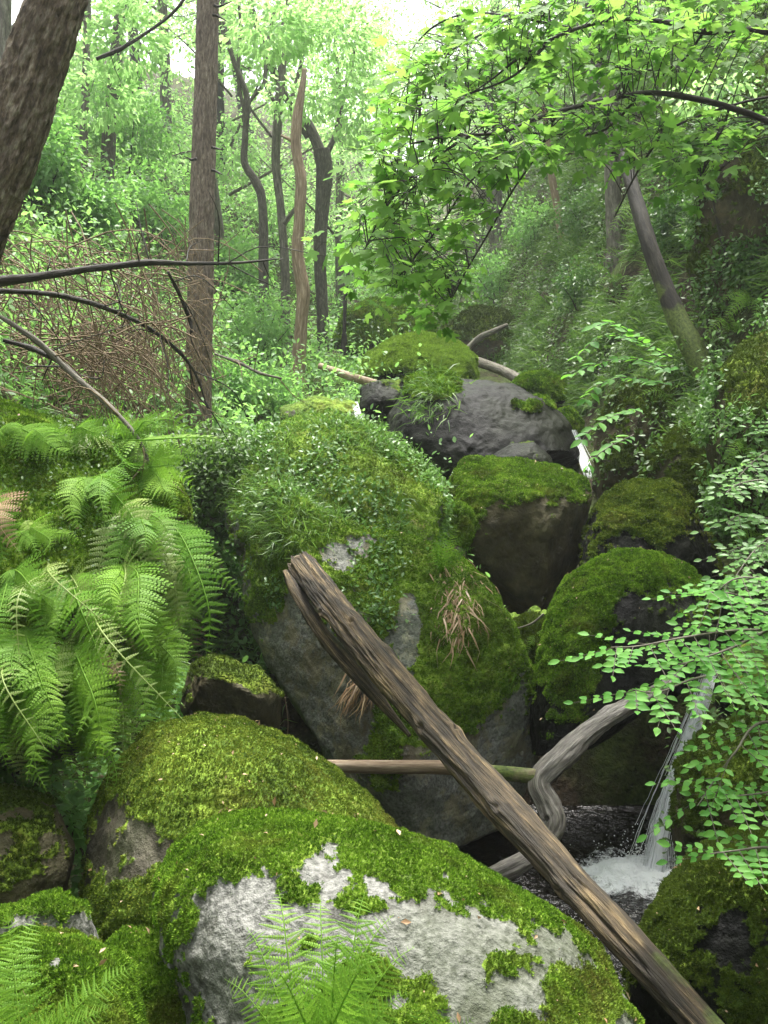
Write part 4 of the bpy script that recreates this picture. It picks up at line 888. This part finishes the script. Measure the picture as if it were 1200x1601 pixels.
def hang_fern(x, y, label, tips, wid=.13, D=None, det=8):
    h = hit(x, y); p = h[0]; root = empty('fern', p, label, 'fern', GF_)
    for (tx, ty) in tips + [(a+rs.normal()*35, b*rs.uniform(.6, 1.05)) for a, b in tips]:
        Dr = topx(p[None])[2][0]; q_ = at(x+tx, y+ty, max(1.9, Dr - .05 - .4*rs.rand())); L = np.linalg.norm(q_-p)
        o_ = np.array([.12*np.sign(tx)*rs.rand(), -.25, .12]); o_ = o_/np.linalg.norm(o_)
        m1 = p*.68+q_*.32 + o_*L*.22; m2 = p*.33+q_*.67 + o_*L*.20
        pale = rs.rand() < .09; dead = rs.rand() < .03
        m1 = m1 + rs.normal(size=3)*.04*L; m2 = m2 + rs.normal(size=3)*.05*L
        add_frond(root, [p, m1, m2, q_], L*(.18+.07*rs.rand()), 'dead_leaf' if dead else 'fern_pale' if pale else 'fern', pairs=24, det=det, up=np.array([.35*rs.normal(), -.8, .55+.3*rs.normal()]), droop=.3+.2*rs.rand())
def fan(n, x0, x1, y0, y1): return [(rs.uniform(x0, x1), rs.uniform(y0, y1)) for _ in range(n)]
for x, y, lb, tp in [
    (30,680,'fern on the bank top at the left edge below the dark branches', fan(4,-60,80,-20,50)),
    (110,680,'fern arching left and right under the brown twigs', fan(5,-90,90,-30,60)),
    (175,690,'fern with fronds reaching right toward the pine foot', [(150,10),(120,-20),(70,60),(-60,30),(100,80),(40,-50)]),
    (225,730,'fern at the bank corner with its longest frond pointing right', [(105,-20),(90,40),(20,110),(-60,60),(50,90)]),
    (150,745,'fern in the middle of the bank top with downward fronds', fan(4,-60,90,40,120)),
    (215,790,'bright fern hanging down the right half of the bank', fan(8,-70,90,110,220)),
    (262,810,'fern draping over the right shoulder of the bank', fan(8,-50,70,140,240)),
    (280,880,'fern cascading down the right side of the bank', fan(8,-60,50,130,230)),
    (60,830,'small fern in the moss patch left on the bank', fan(4,-60,80,-20,60)),
    (20,890,'fern with yellowing tips at the left edge of the bank', fan(6,-20,90,60,170)),
    (110,900,'fern below the small earth patch of the bank', fan(6,-60,100,110,200)),
    (190,880,'dense fern in the centre of the bank', fan(8,-80,90,130,230)),
    (235,950,'fern right of the bank centre hanging to the mossy boulder', fan(8,-60,60,140,230)),
    (40,980,'fern low on the left half of the bank', fan(7,-60,80,110,210)),
    (110,1000,'fern low on the bank between left edge and centre', fan(8,-70,80,120,220)),
    (180,1000,'fern hanging lowest in the centre of the bank', fan(8,-60,80,140,240)),
    (250,1020,'lowest fern touching the broad mossy boulder', fan(6,-50,45,90,170)),
    (30,1060,'lowest fern at the left edge over the dark rock', fan(7,-60,70,100,180)),
    (120,1080,'fern drooping over the dark gap under the bank', fan(7,-60,80,90,170)),
    (-20,780,'half hidden fern cut by the left edge of the view', fan(5,0,90,40,130))]:
    hang_fern(x, y, lb, [(a*.9, b*.97) for a, b in tp])
for x, y, tx, ty in [(75,880,120,120),(140,940,150,190),(90,890,-60,150),(30,1010,40,160)]:
    h = hit(x, y); root = empty('dry_frond', h[0], {120:'pale yellow frond crossing the upper ferns of the bank',150:'long pale yellow frond sweeping down right over the green ferns',-60:'pale frond curling down on the left of the bank',40:'withered pale frond low at the left edge'}[tx], 'fern frond')
    Dr = topx(h[0][None])[2][0]; q_ = at(x+tx, y+ty, Dr-.5); p = h[0]
    add_frond(root, [p, p*.6+q_*.4+np.array([0,-.2,.08]), q_], .07, 'fern_pale', pairs=20, det=6, up=(0,-.8,.5))
# foreground ferns
fr = empty('fern', at(500, 1690, 1.75), 'large fresh green fern growing before the lichen boulder at the bottom centre', 'fern', 'ferns in the foreground')
ft = [(435,1390,1.95),(385,1450,1.9),(350,1530,1.8),(500,1400,1.97),(570,1395,1.93),(615,1430,1.85),(648,1480,1.78),(645,1550,1.7),(530,1455,1.7),(420,1510,1.62),(590,1500,1.6)]
for k, (x, y, D) in enumerate(ft):
    p = at(500+(k % 5-2)*12, 1700, 1.75); q_ = at(x, y, D); L = np.linalg.norm(q_-p); 
    add_frond(fr, [p, p*.6+q_*.4+np.array([0,-.02,.10*L]), p*.25+q_*.75+np.array([0,-.02,.14*L]), q_], L*.25, pairs=24, det=11, lw=.10, up=(.2*rs.normal(), -.75, .65), droop=.2)
fr = empty('fern', at(660, 1700, 1.7), 'pale green fern fanning out at the bottom edge right of the large one', 'fern', 'ferns in the foreground')
for x, y, D in [(600,1585,1.7),(650,1562,1.7),(700,1560,1.7),(740,1590,1.65),(770,1625,1.6),(560,1620,1.65)]:
    p = at(660, 1720, 1.7); q_ = at(x, y, D); L = np.linalg.norm(q_-p); add_frond(fr, [p, p*.5+q_*.5+np.array([0,0,.12*L]), q_], L*.27, pairs=20, det=10, lw=.10, up=(.2*rs.normal(), -.6, .8))
fr = empty('fern', at(60, 1700, 1.5), 'blurred-edge fern in the bottom left corner with feathery fronds', 'fern', 'ferns in the foreground')
for (x, y, D), pp in [((10,1420,1.6),(40,1700)),((60,1425,1.7),(-30,1660)),((215,1505,1.55),(60,1640)),((180,1570,1.5),(40,1670)),((100,1590,1.4),(0,1700)),((-10,1500,1.5),(0,1720)),((130,1545,1.5),(30,1700))]:
    p = at(*pp, 1.5); q_ = at(x, y, D); L = np.linalg.norm(q_-p); add_frond(fr, [p, p*.5+q_*.5+np.array([0,0,.08*L]), q_], L*.24, pairs=24, det=10, lw=.10, up=(.2*rs.normal(), -.6, .8))
def rock_fern(x, y, label, tips, wid=.2, name='fern', mat='fern', lift=.1, det=6, pairs=15, group='small ferns rooted among the boulders'):
    h = hit(x, y); p = h[0]; Dr = topx(p[None])[2][0]; root = empty(name, p, label, 'fern', group)
    for tx, ty in tips:
        q_ = at(x+tx, y+ty, Dr - .03*Dr*(.5+rs.rand())); L = np.linalg.norm(q_-p)
        add_frond(root, [p, p*.5+q_*.5+np.array([0, -.05*L, lift*L]), q_], L*wid, mat, pairs=pairs, det=det, lw=.1, up=(.3*rs.normal(), -.75, .65))
rock_fern(688, 895, 'small fern standing on the slab in front of the square brown boulder', [(-20,-72),(5,-80),(55,-40),(25,-75),(40,-62),(-5,-60)])
rock_fern(795, 1085, 'tiny fern in the crack between slab and domed boulder', [(-8,-40),(15,-35),(25,-15),(-20,-22)])
rock_fern(838, 990, 'little fern drooping from the small dark wedged rock', [(40,15),(25,40),(-15,35),(30,-5)])
rock_fern(640, 655, 'fresh fern sprig at the left foot of the grass-tufted black boulder', [(-25,-20),(15,-30),(30,-5)])
for x, y, lb in [(440,615,'lush fern at the stream edge left of the flat grey rock'),(490,600,'fern just left of the pale fallen trunk'),(460,570,'fern at the foot of the bare snag'),(550,600,'small fern beside the black rock and pale trunk'),(520,570,'fern at the foot of the dark forked tree'),(400,690,'fern at the upper left edge of the slab')]:
    rock_fern(x, y, lb, fan(7,-50,50,-45,15), det=4, pairs=13, lift=.25, group='ferns along the upper stream')
for x, y, lb in [(1150,520,'arching fern at the right edge beside the mossy-footed tree'),(1180,470,'upper fern at the right edge slope'),(1095,690,'fern sprouting from the mossy rock on the right bank'),(1170,700,'fern hanging over the dark cleft at the right edge'),(960,440,'fern on the right slope left of the leaning tree'),(860,480,'fern on the gully side above the mossy rock'),(1010,330,'high fern under the sycamore branch on the right slope'),(1060,640,'fern below the foot of the leaning tree'),(1190,840,'bright fern at the right edge above the rowan leaves')]:
    rock_fern(x, y, lb, fan(7,-65,55,-25,40), det=5, pairs=15, lift=.2, group='ferns on the right bank')
for x, y, lb in [(70,330,'fern high on the left slope beneath the leaning pine'),(150,260,'fern on the left slope right of the leaning pine'),(240,300,'fern against the straight pine on its left'),(260,210,'high fern on the slope left of the straight pine'),(380,470,'fern in the bushes right of the straight pine'),(400,640,'fern low between the pine foot and the slab')]:
    rock_fern(x, y, lb, fan(7,-45,45,-25,35), det=4, pairs=13, lift=.2, group='ferns on the left slope')

# ------------------------------------------------------------------ ground cover
def cover(name, V, F_, wgt, n, size, hgt, mat, label, tv=di_v, tf=di_f, up=.7, cat='ground cover', parent=None, droop=-.2, out=.15, dens_noise=1.6, dthr=-.05):
    p, tri, b_ = scatter_faces(V, F_, wgt, n)
    if not len(p): return
    k = fbm(p*dens_noise, 3) > dthr; p = p[k]; tri = tri[k]; b_ = b_[k]
    N = vnormals(V, F_); nn = (N[tri]*b_[..., None]).sum(1); m = len(p)
    dist = np.linalg.norm(p, axis=1); h = hgt*rs.rand(m)**1.5*(.4+.6*sstep(-.5, .6, fbm(p*2.2+5, 3)))
    q_ = p + nn*(h*.8)[:, None] + np.array([0, 0, 1])*(h*.7)[:, None] + rdir(m)*.02
    sc = size*(.6+.8*rs.rand(m))*(.8+.06*dist)
    y = rdir(m) + nn*out + np.array([0, 0, droop]); z = rdir(m)*.55 + np.array([0, 0, up]) + nn*.4
    VV, FF, AA = stamp(tv, tf, frames(y, z, sc), q_, np.clip(.35*rs.rand(m)+.35+.4*fbm(p*.9, 3), 0, 1))
    o = mk_obj(name, VV, FF, M[mat], parent, smooth=False, attrs={'rnd': AA})
    o['kind'] = 'stuff'
    if parent is None: tag(o, label, cat)
    return o
gxp, gyp, gd = topx(GV)
inv = (gd > 2.5) & (gd < 34) & (gxp > -120) & (gxp < 1320) & (gyp > -120) & (gyp < 1500)
gn = vnormals(GV, GF)
ns = fbm(GV*.9, 3)
inbed = np.abs(GV[:, 0]-xs(GV[:, 1])) < np.interp(GV[:, 1], [5, 12, 20], [.9, .7, .3])
vis = inv*(1/np.clip(gd, 3, 40)**1.7)*~inbed
lft = vis*(GV[:, 0] < xs(GV[:, 1])); rgt = vis*(GV[:, 0] > xs(GV[:, 1]))
cover('undergrowth', GV, GF, lft*(ns > -.25), 150000, .04, .5, 'shrub_leaf', 'leafy undergrowth covering the left slope', ov_v[:8], np.array([(0,1,2,3),(0,3,4,5),(0,5,6,7)]))
cover('undergrowth', GV, GF, rgt*(ns > -.35), 130000, .03, .35, 'cover', 'low leafy plants clinging to the steep right bank', ov_v[:8], np.array([(0,1,2,3),(0,3,4,5),(0,5,6,7)]))
# grass blades
gb_v = np.array([(-.03,0,0),(.03,0,0),(.022,.5,.12),(-.022,.5,.12),(0,1,-.1)], float)
def grass(name, V, F_, wgt, n, L, label, mat='grass', parent=None, hang=-.4):
    p, tri, b_ = scatter_faces(V, F_, wgt, n); N = vnormals(V, F_); nn = (N[tri]*b_[..., None]).sum(1); m = len(p)
    y = nn*.8 + rdir(m)*.5 + np.array([0, 0, hang]); M3 = frames(y, rdir(m)+nn, L*(.4+.9*rs.rand(m)))
    rn = rs.rand(m); V1, F1, A1 = stamp(gb_v, np.array([(0,1,2,3)]), M3, p, rn); F2 = (np.array([(3,2,4)])[None]+(np.arange(m)*5)[:, None, None]).reshape(-1, 3)
    o = mk_obj(name, V1, [F1, F2], M[mat], parent, smooth=False, attrs={'rnd': A1})
    o['kind'] = 'stuff'
    if parent is None: tag(o, label, 'grass')
    return o
pg = np.clip(fbm(GV*1.2+30, 3)*2, 0, 1)
grass('grass', GV, GF, rgt*(gd < 22)*pg, 42000, .24, 'tufts of grass hanging on the right bank')
grass('grass', GV, GF, lft*(gd < 22)*pg, 20000, .22, 'grass blades scattered on the left slope')
# slab cover
c = BL['C']; V, F_ = c['V'], c['F']; x_, y_, _ = topx(V); front = ((-V)*c['N']).sum(1) > -.5
topm = sstep(880, 760, y_ + .3*(x_-520))*1.0 + .8*np.exp(-((x_-595)/30)**2)*(y_ > 840)*(y_ < 985) + .7*(x_ < 440)*(y_ < 960)*(y_ > 700)
wg = front*np.clip(topm, 0, 1)*(fbm(V*3, 3) > -.2)
iv = cover('ivy', V, F_, wg, 3000, .023, .06, 'ivy', '', ov_v, ov_f, parent=c['o'])
gr_ = grass('grass', V, F_, front*np.clip(topm, 0, 1)*(fbm(V*2+9, 3) > .15), 1600, .09, '', parent=c['o'])
dg = grass('dry_grass', V, F_, front*np.exp(-(((x_-712)/22)**2+((y_-940)/40)**2)) + front*.5*np.exp(-(((x_-565)/16)**2+((y_-1075)/20)**2)), 700, .13, '', mat='dead_leaf', parent=c['o'], hang=-1.5)
for k, lb in (('G', None),):
    c = BL[k]; V, F_ = c['V'], c['F']; x_, y_, _ = topx(V)
    grass('grass', V, F_, (((-V)*c['N']).sum(1) > 0)*np.exp(-(((x_-675)/28)**2+((y_-620)/30)**2)), 420, .15, '', parent=c['o'], hang=-.7)
c = BL['LB']; V, F_ = c['V'], c['F']; x_, y_, _ = topx(V); fr_ = ((-V)*c['N']).sum(1) > -.5
cover('ground_cover', V, F_, fr_*(x_ < 400)*1.0, 16000, .014, .05, 'cover', 'small mossy leaves carpeting the left bank', ov_v[:8], np.array([(0,1,2,3),(0,3,4,5),(0,5,6,7)]))
for k in ('W', 'Q1', 'Q2', 'Q3', 'Q4', 'U', 'T', 'V'):
    c = BL[k]; V, F_ = c['V'], c['F']; x_, y_, _ = topx(V); cover('ivy', V, F_, (((-V)*c['N']).sum(1) > -.2)*(x_ < 1260)*(y_ > -80)*1.0, 900 if k not in ('W', 'Q3', 'Q4') else 9000, .03, .16, 'ivy' if k in ('Q3', 'Q4') else 'cover', '', ov_v, ov_f, parent=c['o'])
c = BL['CB']; V, F_ = c['V'], c['F']; x_, y_, _ = topx(V); fr_ = (((-V)*c['N']).sum(1) > -.5)*1.0
cover('ivy', V, F_, fr_*(fbm(V*2.2, 3) > -.25), 9000, .023, .09, 'ivy', '', ov_v, ov_f, parent=c['o'])
grass('grass', V, F_, fr_*(fbm(V*2+9, 3) > -.1), 3500, .09, '', parent=c['o'])
# litter on the mossy rocks
for k, n in (('B', 140), ('A', 110), ('C', 120), ('LB', 90), ('D', 40), ('F', 60), ('O', 60), ('P3', 40), ('P4', 40)):
    c = BL[k]; V, F_ = c['V'], c['F']; p, tri, b_ = scatter_faces(V, F_, (c['N'][:, 2] > .4)*1.0, n); nn = (c['N'][tri]*b_[..., None]).sum(1)
    VV, FF, AA = stamp(di_v, di_f, frames(rdir(n), nn+rdir(n)*.3, .005+.02*rs.rand(n)**2), p+nn*.008, rs.rand(n))
    o = mk_obj('leaf_litter', VV-c['cen'], FF, M['dead_leaf'], None, smooth=False, attrs={'rnd': AA}); o.parent = c['o']; o['kind'] = 'stuff'

# ------------------------------------------------------------------ shrubs
def shrub(x, y, rx, ry, n, size, mat, label, D=None, tv=di_v, tf=di_f, group='shrubs on the slopes', stems=7, dd=0.):
    rx *= 1.25; ry *= 1.25; n = int(n*1.5)
    h = hit(x, y+ry*.8, SURF[:1]); Dh = topx(h[0][None])[2][0] if D is None else D
    c = at(x, y, Dh-dd); r_ = np.array([rx, (rx+ry)*.5, ry])/F_PX*Dh; base = c - np.array([0, 0, r_[2]])
    root = empty('shrub', base, label, 'shrub', group); b = MB()
    for k in range(stems):
        e_ = c + rdir(1)[0]*r_*.75; b.tube([base + rs.normal(size=3)*.03, base*.5+e_*.5+np.array([0,0,.1*r_[2]]), e_], [.012, .008, .003], nl=8, nr=5, cap=False)
    b.build('stem', M['bark_dark'], root)
    lv = MB()
    for k in range(9):
        V, f, a = leafball(c + rdir(1)[0]*r_*.55*rs.rand(), r_*(.45+.3*rs.rand()), n//9, size, tv, tf, shell=.3, seed=k+x); lv.add(V, f, a)
    lv.build('foliage', M[mat], root, smooth=False)
for x, y, rx, ry, n, s_, lb in [
    (60,250,80,70,2600,.07,'leafy shrub directly behind the leaning pine trunk'),
    (120,330,70,55,2600,.065,'shrub low beneath the leaning pine, above the brown twigs'),
    (200,200,80,70,2800,.08,'shrub high on the slope between the pines'),
    (240,330,60,60,2200,.065,'shrub against the left side of the straight pine'),
    (140,140,60,60,2000,.08,'pale shrub beside the leaning pine near the top'),
    (380,420,50,60,2200,.06,'shrub right of the straight pine at branch height'),
    (400,520,55,55,2200,.055,'glossy shrub right of the straight pine, above the holly'),
    (415,610,45,35,1500,.045,'small bluish glossy holly bush left of the flat grey rock'),
    (360,600,40,50,1600,.05,'dark bush against the right side of the pine foot'),
    (430,340,60,50,2000,.07,'pale shrub behind the slim grey tree'),
    (540,400,50,50,1800,.07,'shrub right of the dark forked tree foot'),
    (600,440,50,40,1700,.07,'shrub above the far mossy hump'),
    (780,430,60,45,2000,.07,'grey green shrub at the head of the gully'),
    (840,350,55,45,1900,.07,'shrub behind the slim pale trunk'),
    (930,330,50,45,1700,.06,'shrub between the slim pale trunk and the leaning tree'),
    (910,450,50,40,1500,.05,'shrub on the right slope left of the leaning trunk'),
    (1060,330,50,60,1500,.055,'shrub right of the leaning trunk'),
    (1160,220,50,70,1700,.055,'dark shrub at the right edge under the upper branch'),
    (1180,400,40,60,1500,.05,'dark shrub at the right edge below the sycamore leaves'),
    (700,440,60,30,1500,.065,'low spreading shrub right above the far dim outcrop')]:
    shrub(x, y, rx, ry, n, s_, 'ivy' if x > 900 else 'shrub_leaf', lb)
# broad-leaved sprigs hanging in the middle right, with round leaves
def sprig_plant(name, label, cat, curves, leaf, mat, size, gap, base, tv=ov_v, tf=ov_f, group=None, compound=0, r0=.005, side=1.0):
    root = empty(name, base, label, cat, group); b = MB(); L_, Mx, Rn = [], [], []
    for pts in curves:
        path = [at(*p) for p in pts]; b.tube(path, [r0, r0*.6, r0*.25], nl=30, nr=5, cap=False)
        c = catmull(path, 200); s = np.concatenate([[0], np.cumsum(np.linalg.norm(np.diff(c, axis=0), axis=1))])
        for k, d in enumerate(np.arange(gap*.6, s[-1], gap)):
            p = np.array([np.interp(d, s, c[:, j]) for j in range(3)]); p1 = np.array([np.interp(d+.01, s, c[:, j]) for j in range(3)])
            T = p1-p; T = T/max(np.linalg.norm(T), 1e-6) if np.linalg.norm(T) > 1e-6 else (c[-1]-c[-8])/np.linalg.norm(c[-1]-c[-8])
            x = np.cross(T, (0, 0, 1)); x /= max(np.linalg.norm(x), 1e-6)
            for sd in (-1, 1):
                d_ = x*sd*side + T*.7 + rdir(1)[0]*.35 + np.array([0, 0, -.15]); d_ /= np.linalg.norm(d_)
                if compound:
                    Lr = size*compound*.55*(.8+.4*rs.rand()); q_ = p + d_*Lr + np.array([0, 0, -.12*Lr]); b.tube([p, q_], [.0014, .0007], nl=4, nr=3, cap=False)
                    x2 = np.cross(d_, (0, 0, 1)); x2 /= max(np.linalg.norm(x2), 1e-6); zz = rdir(1)[0]*.3 + np.array([0, -.6, .9])
                    for j in range(compound):
                        t_ = .2+.8*(j//2)/(compound//2)
                        dv = (d_ if j == compound-1 else x2*(1 if j % 2 else -1) + d_*.5) + rdir(1)[0]*.12
                        L_.append(p*(1-t_)+q_*t_); Mx.append((dv, zz+rdir(1)[0]*.2)); Rn.append(rs.rand())
                else:
                    L_.append(p); Mx.append((d_, rdir(1)[0]*.5+np.array([0, -.3, .9]))); Rn.append(rs.rand())
    b.build('branch', M['bark'], root)
    n = len(L_); V, f, a = stamp(tv, tf, frames(np.array([m[0] for m in Mx]), np.array([m[1] for m in Mx]), size*(.7+.5*rs.rand(n))), np.array(L_), np.array(Rn))
    mk_obj('foliage', V, f, M[mat], root, smooth=True, attrs={'rnd': a})
rc = []
for pts in [[(1290,1000,2.8),(1180,985,2.7),(1080,995,2.6),(1000,1010,2.5),(955,1012,2.45)], [(1290,1060,2.8),(1180,1050,2.6),(1090,1060,2.5),(1030,1082,2.45),(985,1078,2.4)],
            [(1290,980,2.8),(1200,960,2.6),(1150,930,2.55),(1100,925,2.5)], [(1290,1140,2.7),(1190,1130,2.6),(1150,1175,2.5),(1120,1215,2.5),(1090,1260,2.45)],
            [(1290,1235,2.7),(1230,1232,2.6),(1190,1240,2.5),(1150,1245,2.45)], [(1290,1330,2.5),(1200,1325,2.4),(1150,1330,2.35),(1110,1335,2.3)],
            [(1290,900,2.9),(1210,905,2.8),(1150,905,2.7),(1110,935,2.7)],
            [(1200,985,2.7),(1150,1010,2.6),(1110,1025,2.5),(1060,1040,2.5)]]: rc.append(pts)
sprig_plant('rowan_bush', 'light green feathery-leaved branches reaching in from the right over the waterfall', 'bush', rc, None, 'rowan_leaf', .029, .055, (1.9, 2.9, -1.6), compound=9)
shc = [[(1290,760+55*k,3.6),(1210,750+52*k+10*(k % 2),3.5),(1160,755+50*k,3.4),(1135,770+48*k,3.35)] for k in range(4)] + [[(1290,720,3.8),(1220,700,3.7),(1180,720,3.6),(1150,750,3.5)], [(1290,800,3.3),(1220,830,3.2),(1180,860,3.2),(1150,900,3.1)], [(1290,700,3.8),(1230,680,3.7),(1190,660,3.6)],[(1290,900,3.3),(1220,930,3.2),(1170,945,3.2)]]
sprig_plant('bramble_bush', 'small round-leaved bush at the right edge above the rowan branches', 'bush', shc, None, 'shrub_leaf', .03, .035, (2.2, 3.6, -1.0), compound=5)
hz = [[(1050,560,6.9),(990,530,6.6),(940,525,6.4),(900,560,6.3)], [(1050,580,6.9),(985,560,6.5),(930,570,6.3),(885,590,6.2)], [(1040,600,6.9),(980,590,6.5),(940,600,6.4),(915,625,6.3)], [(1010,540,6.7),(960,505,6.4),(930,510,6.3)], [(1000,640,6.9),(960,650,6.6),(925,670,6.5),(905,695,6.4)], [(990,680,6.9),(950,700,6.7),(925,720,6.6),(915,740,6.6)]]
sprig_plant('hazel_bush', 'broad-leaved bright bush leaning over the upper cascade from the right bank', 'bush', hz, None, 'rowan_leaf', .085, .07, at(1050, 600, 7.0))

for pts, r, mt, lb in [([(786,1412,2.32),(800,1450,2.26),(830,1500,2.2),(822,1512,2.19)], 1.6, 'twig', 'thin dry straw stalk lying over the right part of the lichen boulder'),
                       ([(790,1414,2.33),(830,1428,2.36),(870,1446,2.38),(888,1464,2.38)], 1.6, 'twig', 'pale curved stalk lying near the log on the lichen boulder'),
                       ([(432,1255,2.95),(455,1256,2.93),(475,1262,2.9)], 3, 'bark', 'small grey twig lying on the broad mossy boulder'),
                       ([(425,1075,4.5),(422,1120,4.5),(426,1170,4.5),(424,1200,4.5)], 1.2, 'twig', 'thin root hanging in the dark gap left of the slab'),
                       ([(445,1090,4.5),(450,1130,4.5),(447,1165,4.5)], 1.0, 'twig', 'short thin root hanging beside the pale slab face'),
                       ([(560,1070,4.35),(545,1100,4.3),(538,1120,4.3)], 2, 'pale_wood', 'short pale stick poking from the dry roots under the log'),
                       ([(850,960,5.2),(830,975,5.2),(800,985,5.2)], 2, 'bark', 'little twig on the stones under the brown boulder')]:
    V, f, tc = tube([at(*p) for p in pts], [r/F_PX*pts[0][2], r*.8/F_PX*pts[0][2], r*.4/F_PX*pts[0][2]], nl=30, nr=6, rough=.15)
    tag(mk_obj('twig', V, f, M[mt], None, origin=V.mean(0), attrs={'rnd': np.zeros(len(V))}, vattrs={'tc': tc}), lb, 'twig')
# ------------------------------------------------------------------ misty air
t = NT('misty_air'); pv = t.n('ShaderNodeVolumePrincipled'); pv.inputs['Color'].default_value = (.93, .97, .94, 1); pv.inputs['Density'].default_value = .0018
pv.inputs['Anisotropy'].default_value = .3
t.l(pv.outputs[0], t.out.inputs['Volume'])
zmin, zmax = float(GV[:, 2].min())-1, float(GV[:, 2].max())+4
bv = np.array([(x, y, z) for x in (-70, 70) for y in (-10, 170) for z in (zmin, zmax)], float)
o = mk_obj('haze', bv, np.array([(0,1,3,2),(4,6,7,5),(0,4,5,1),(2,3,7,6),(0,2,6,4),(1,5,7,3)]), t.m, smooth=False)
tag(o, 'thin pale mist filling the wooded gully', 'haze', kind='stuff')
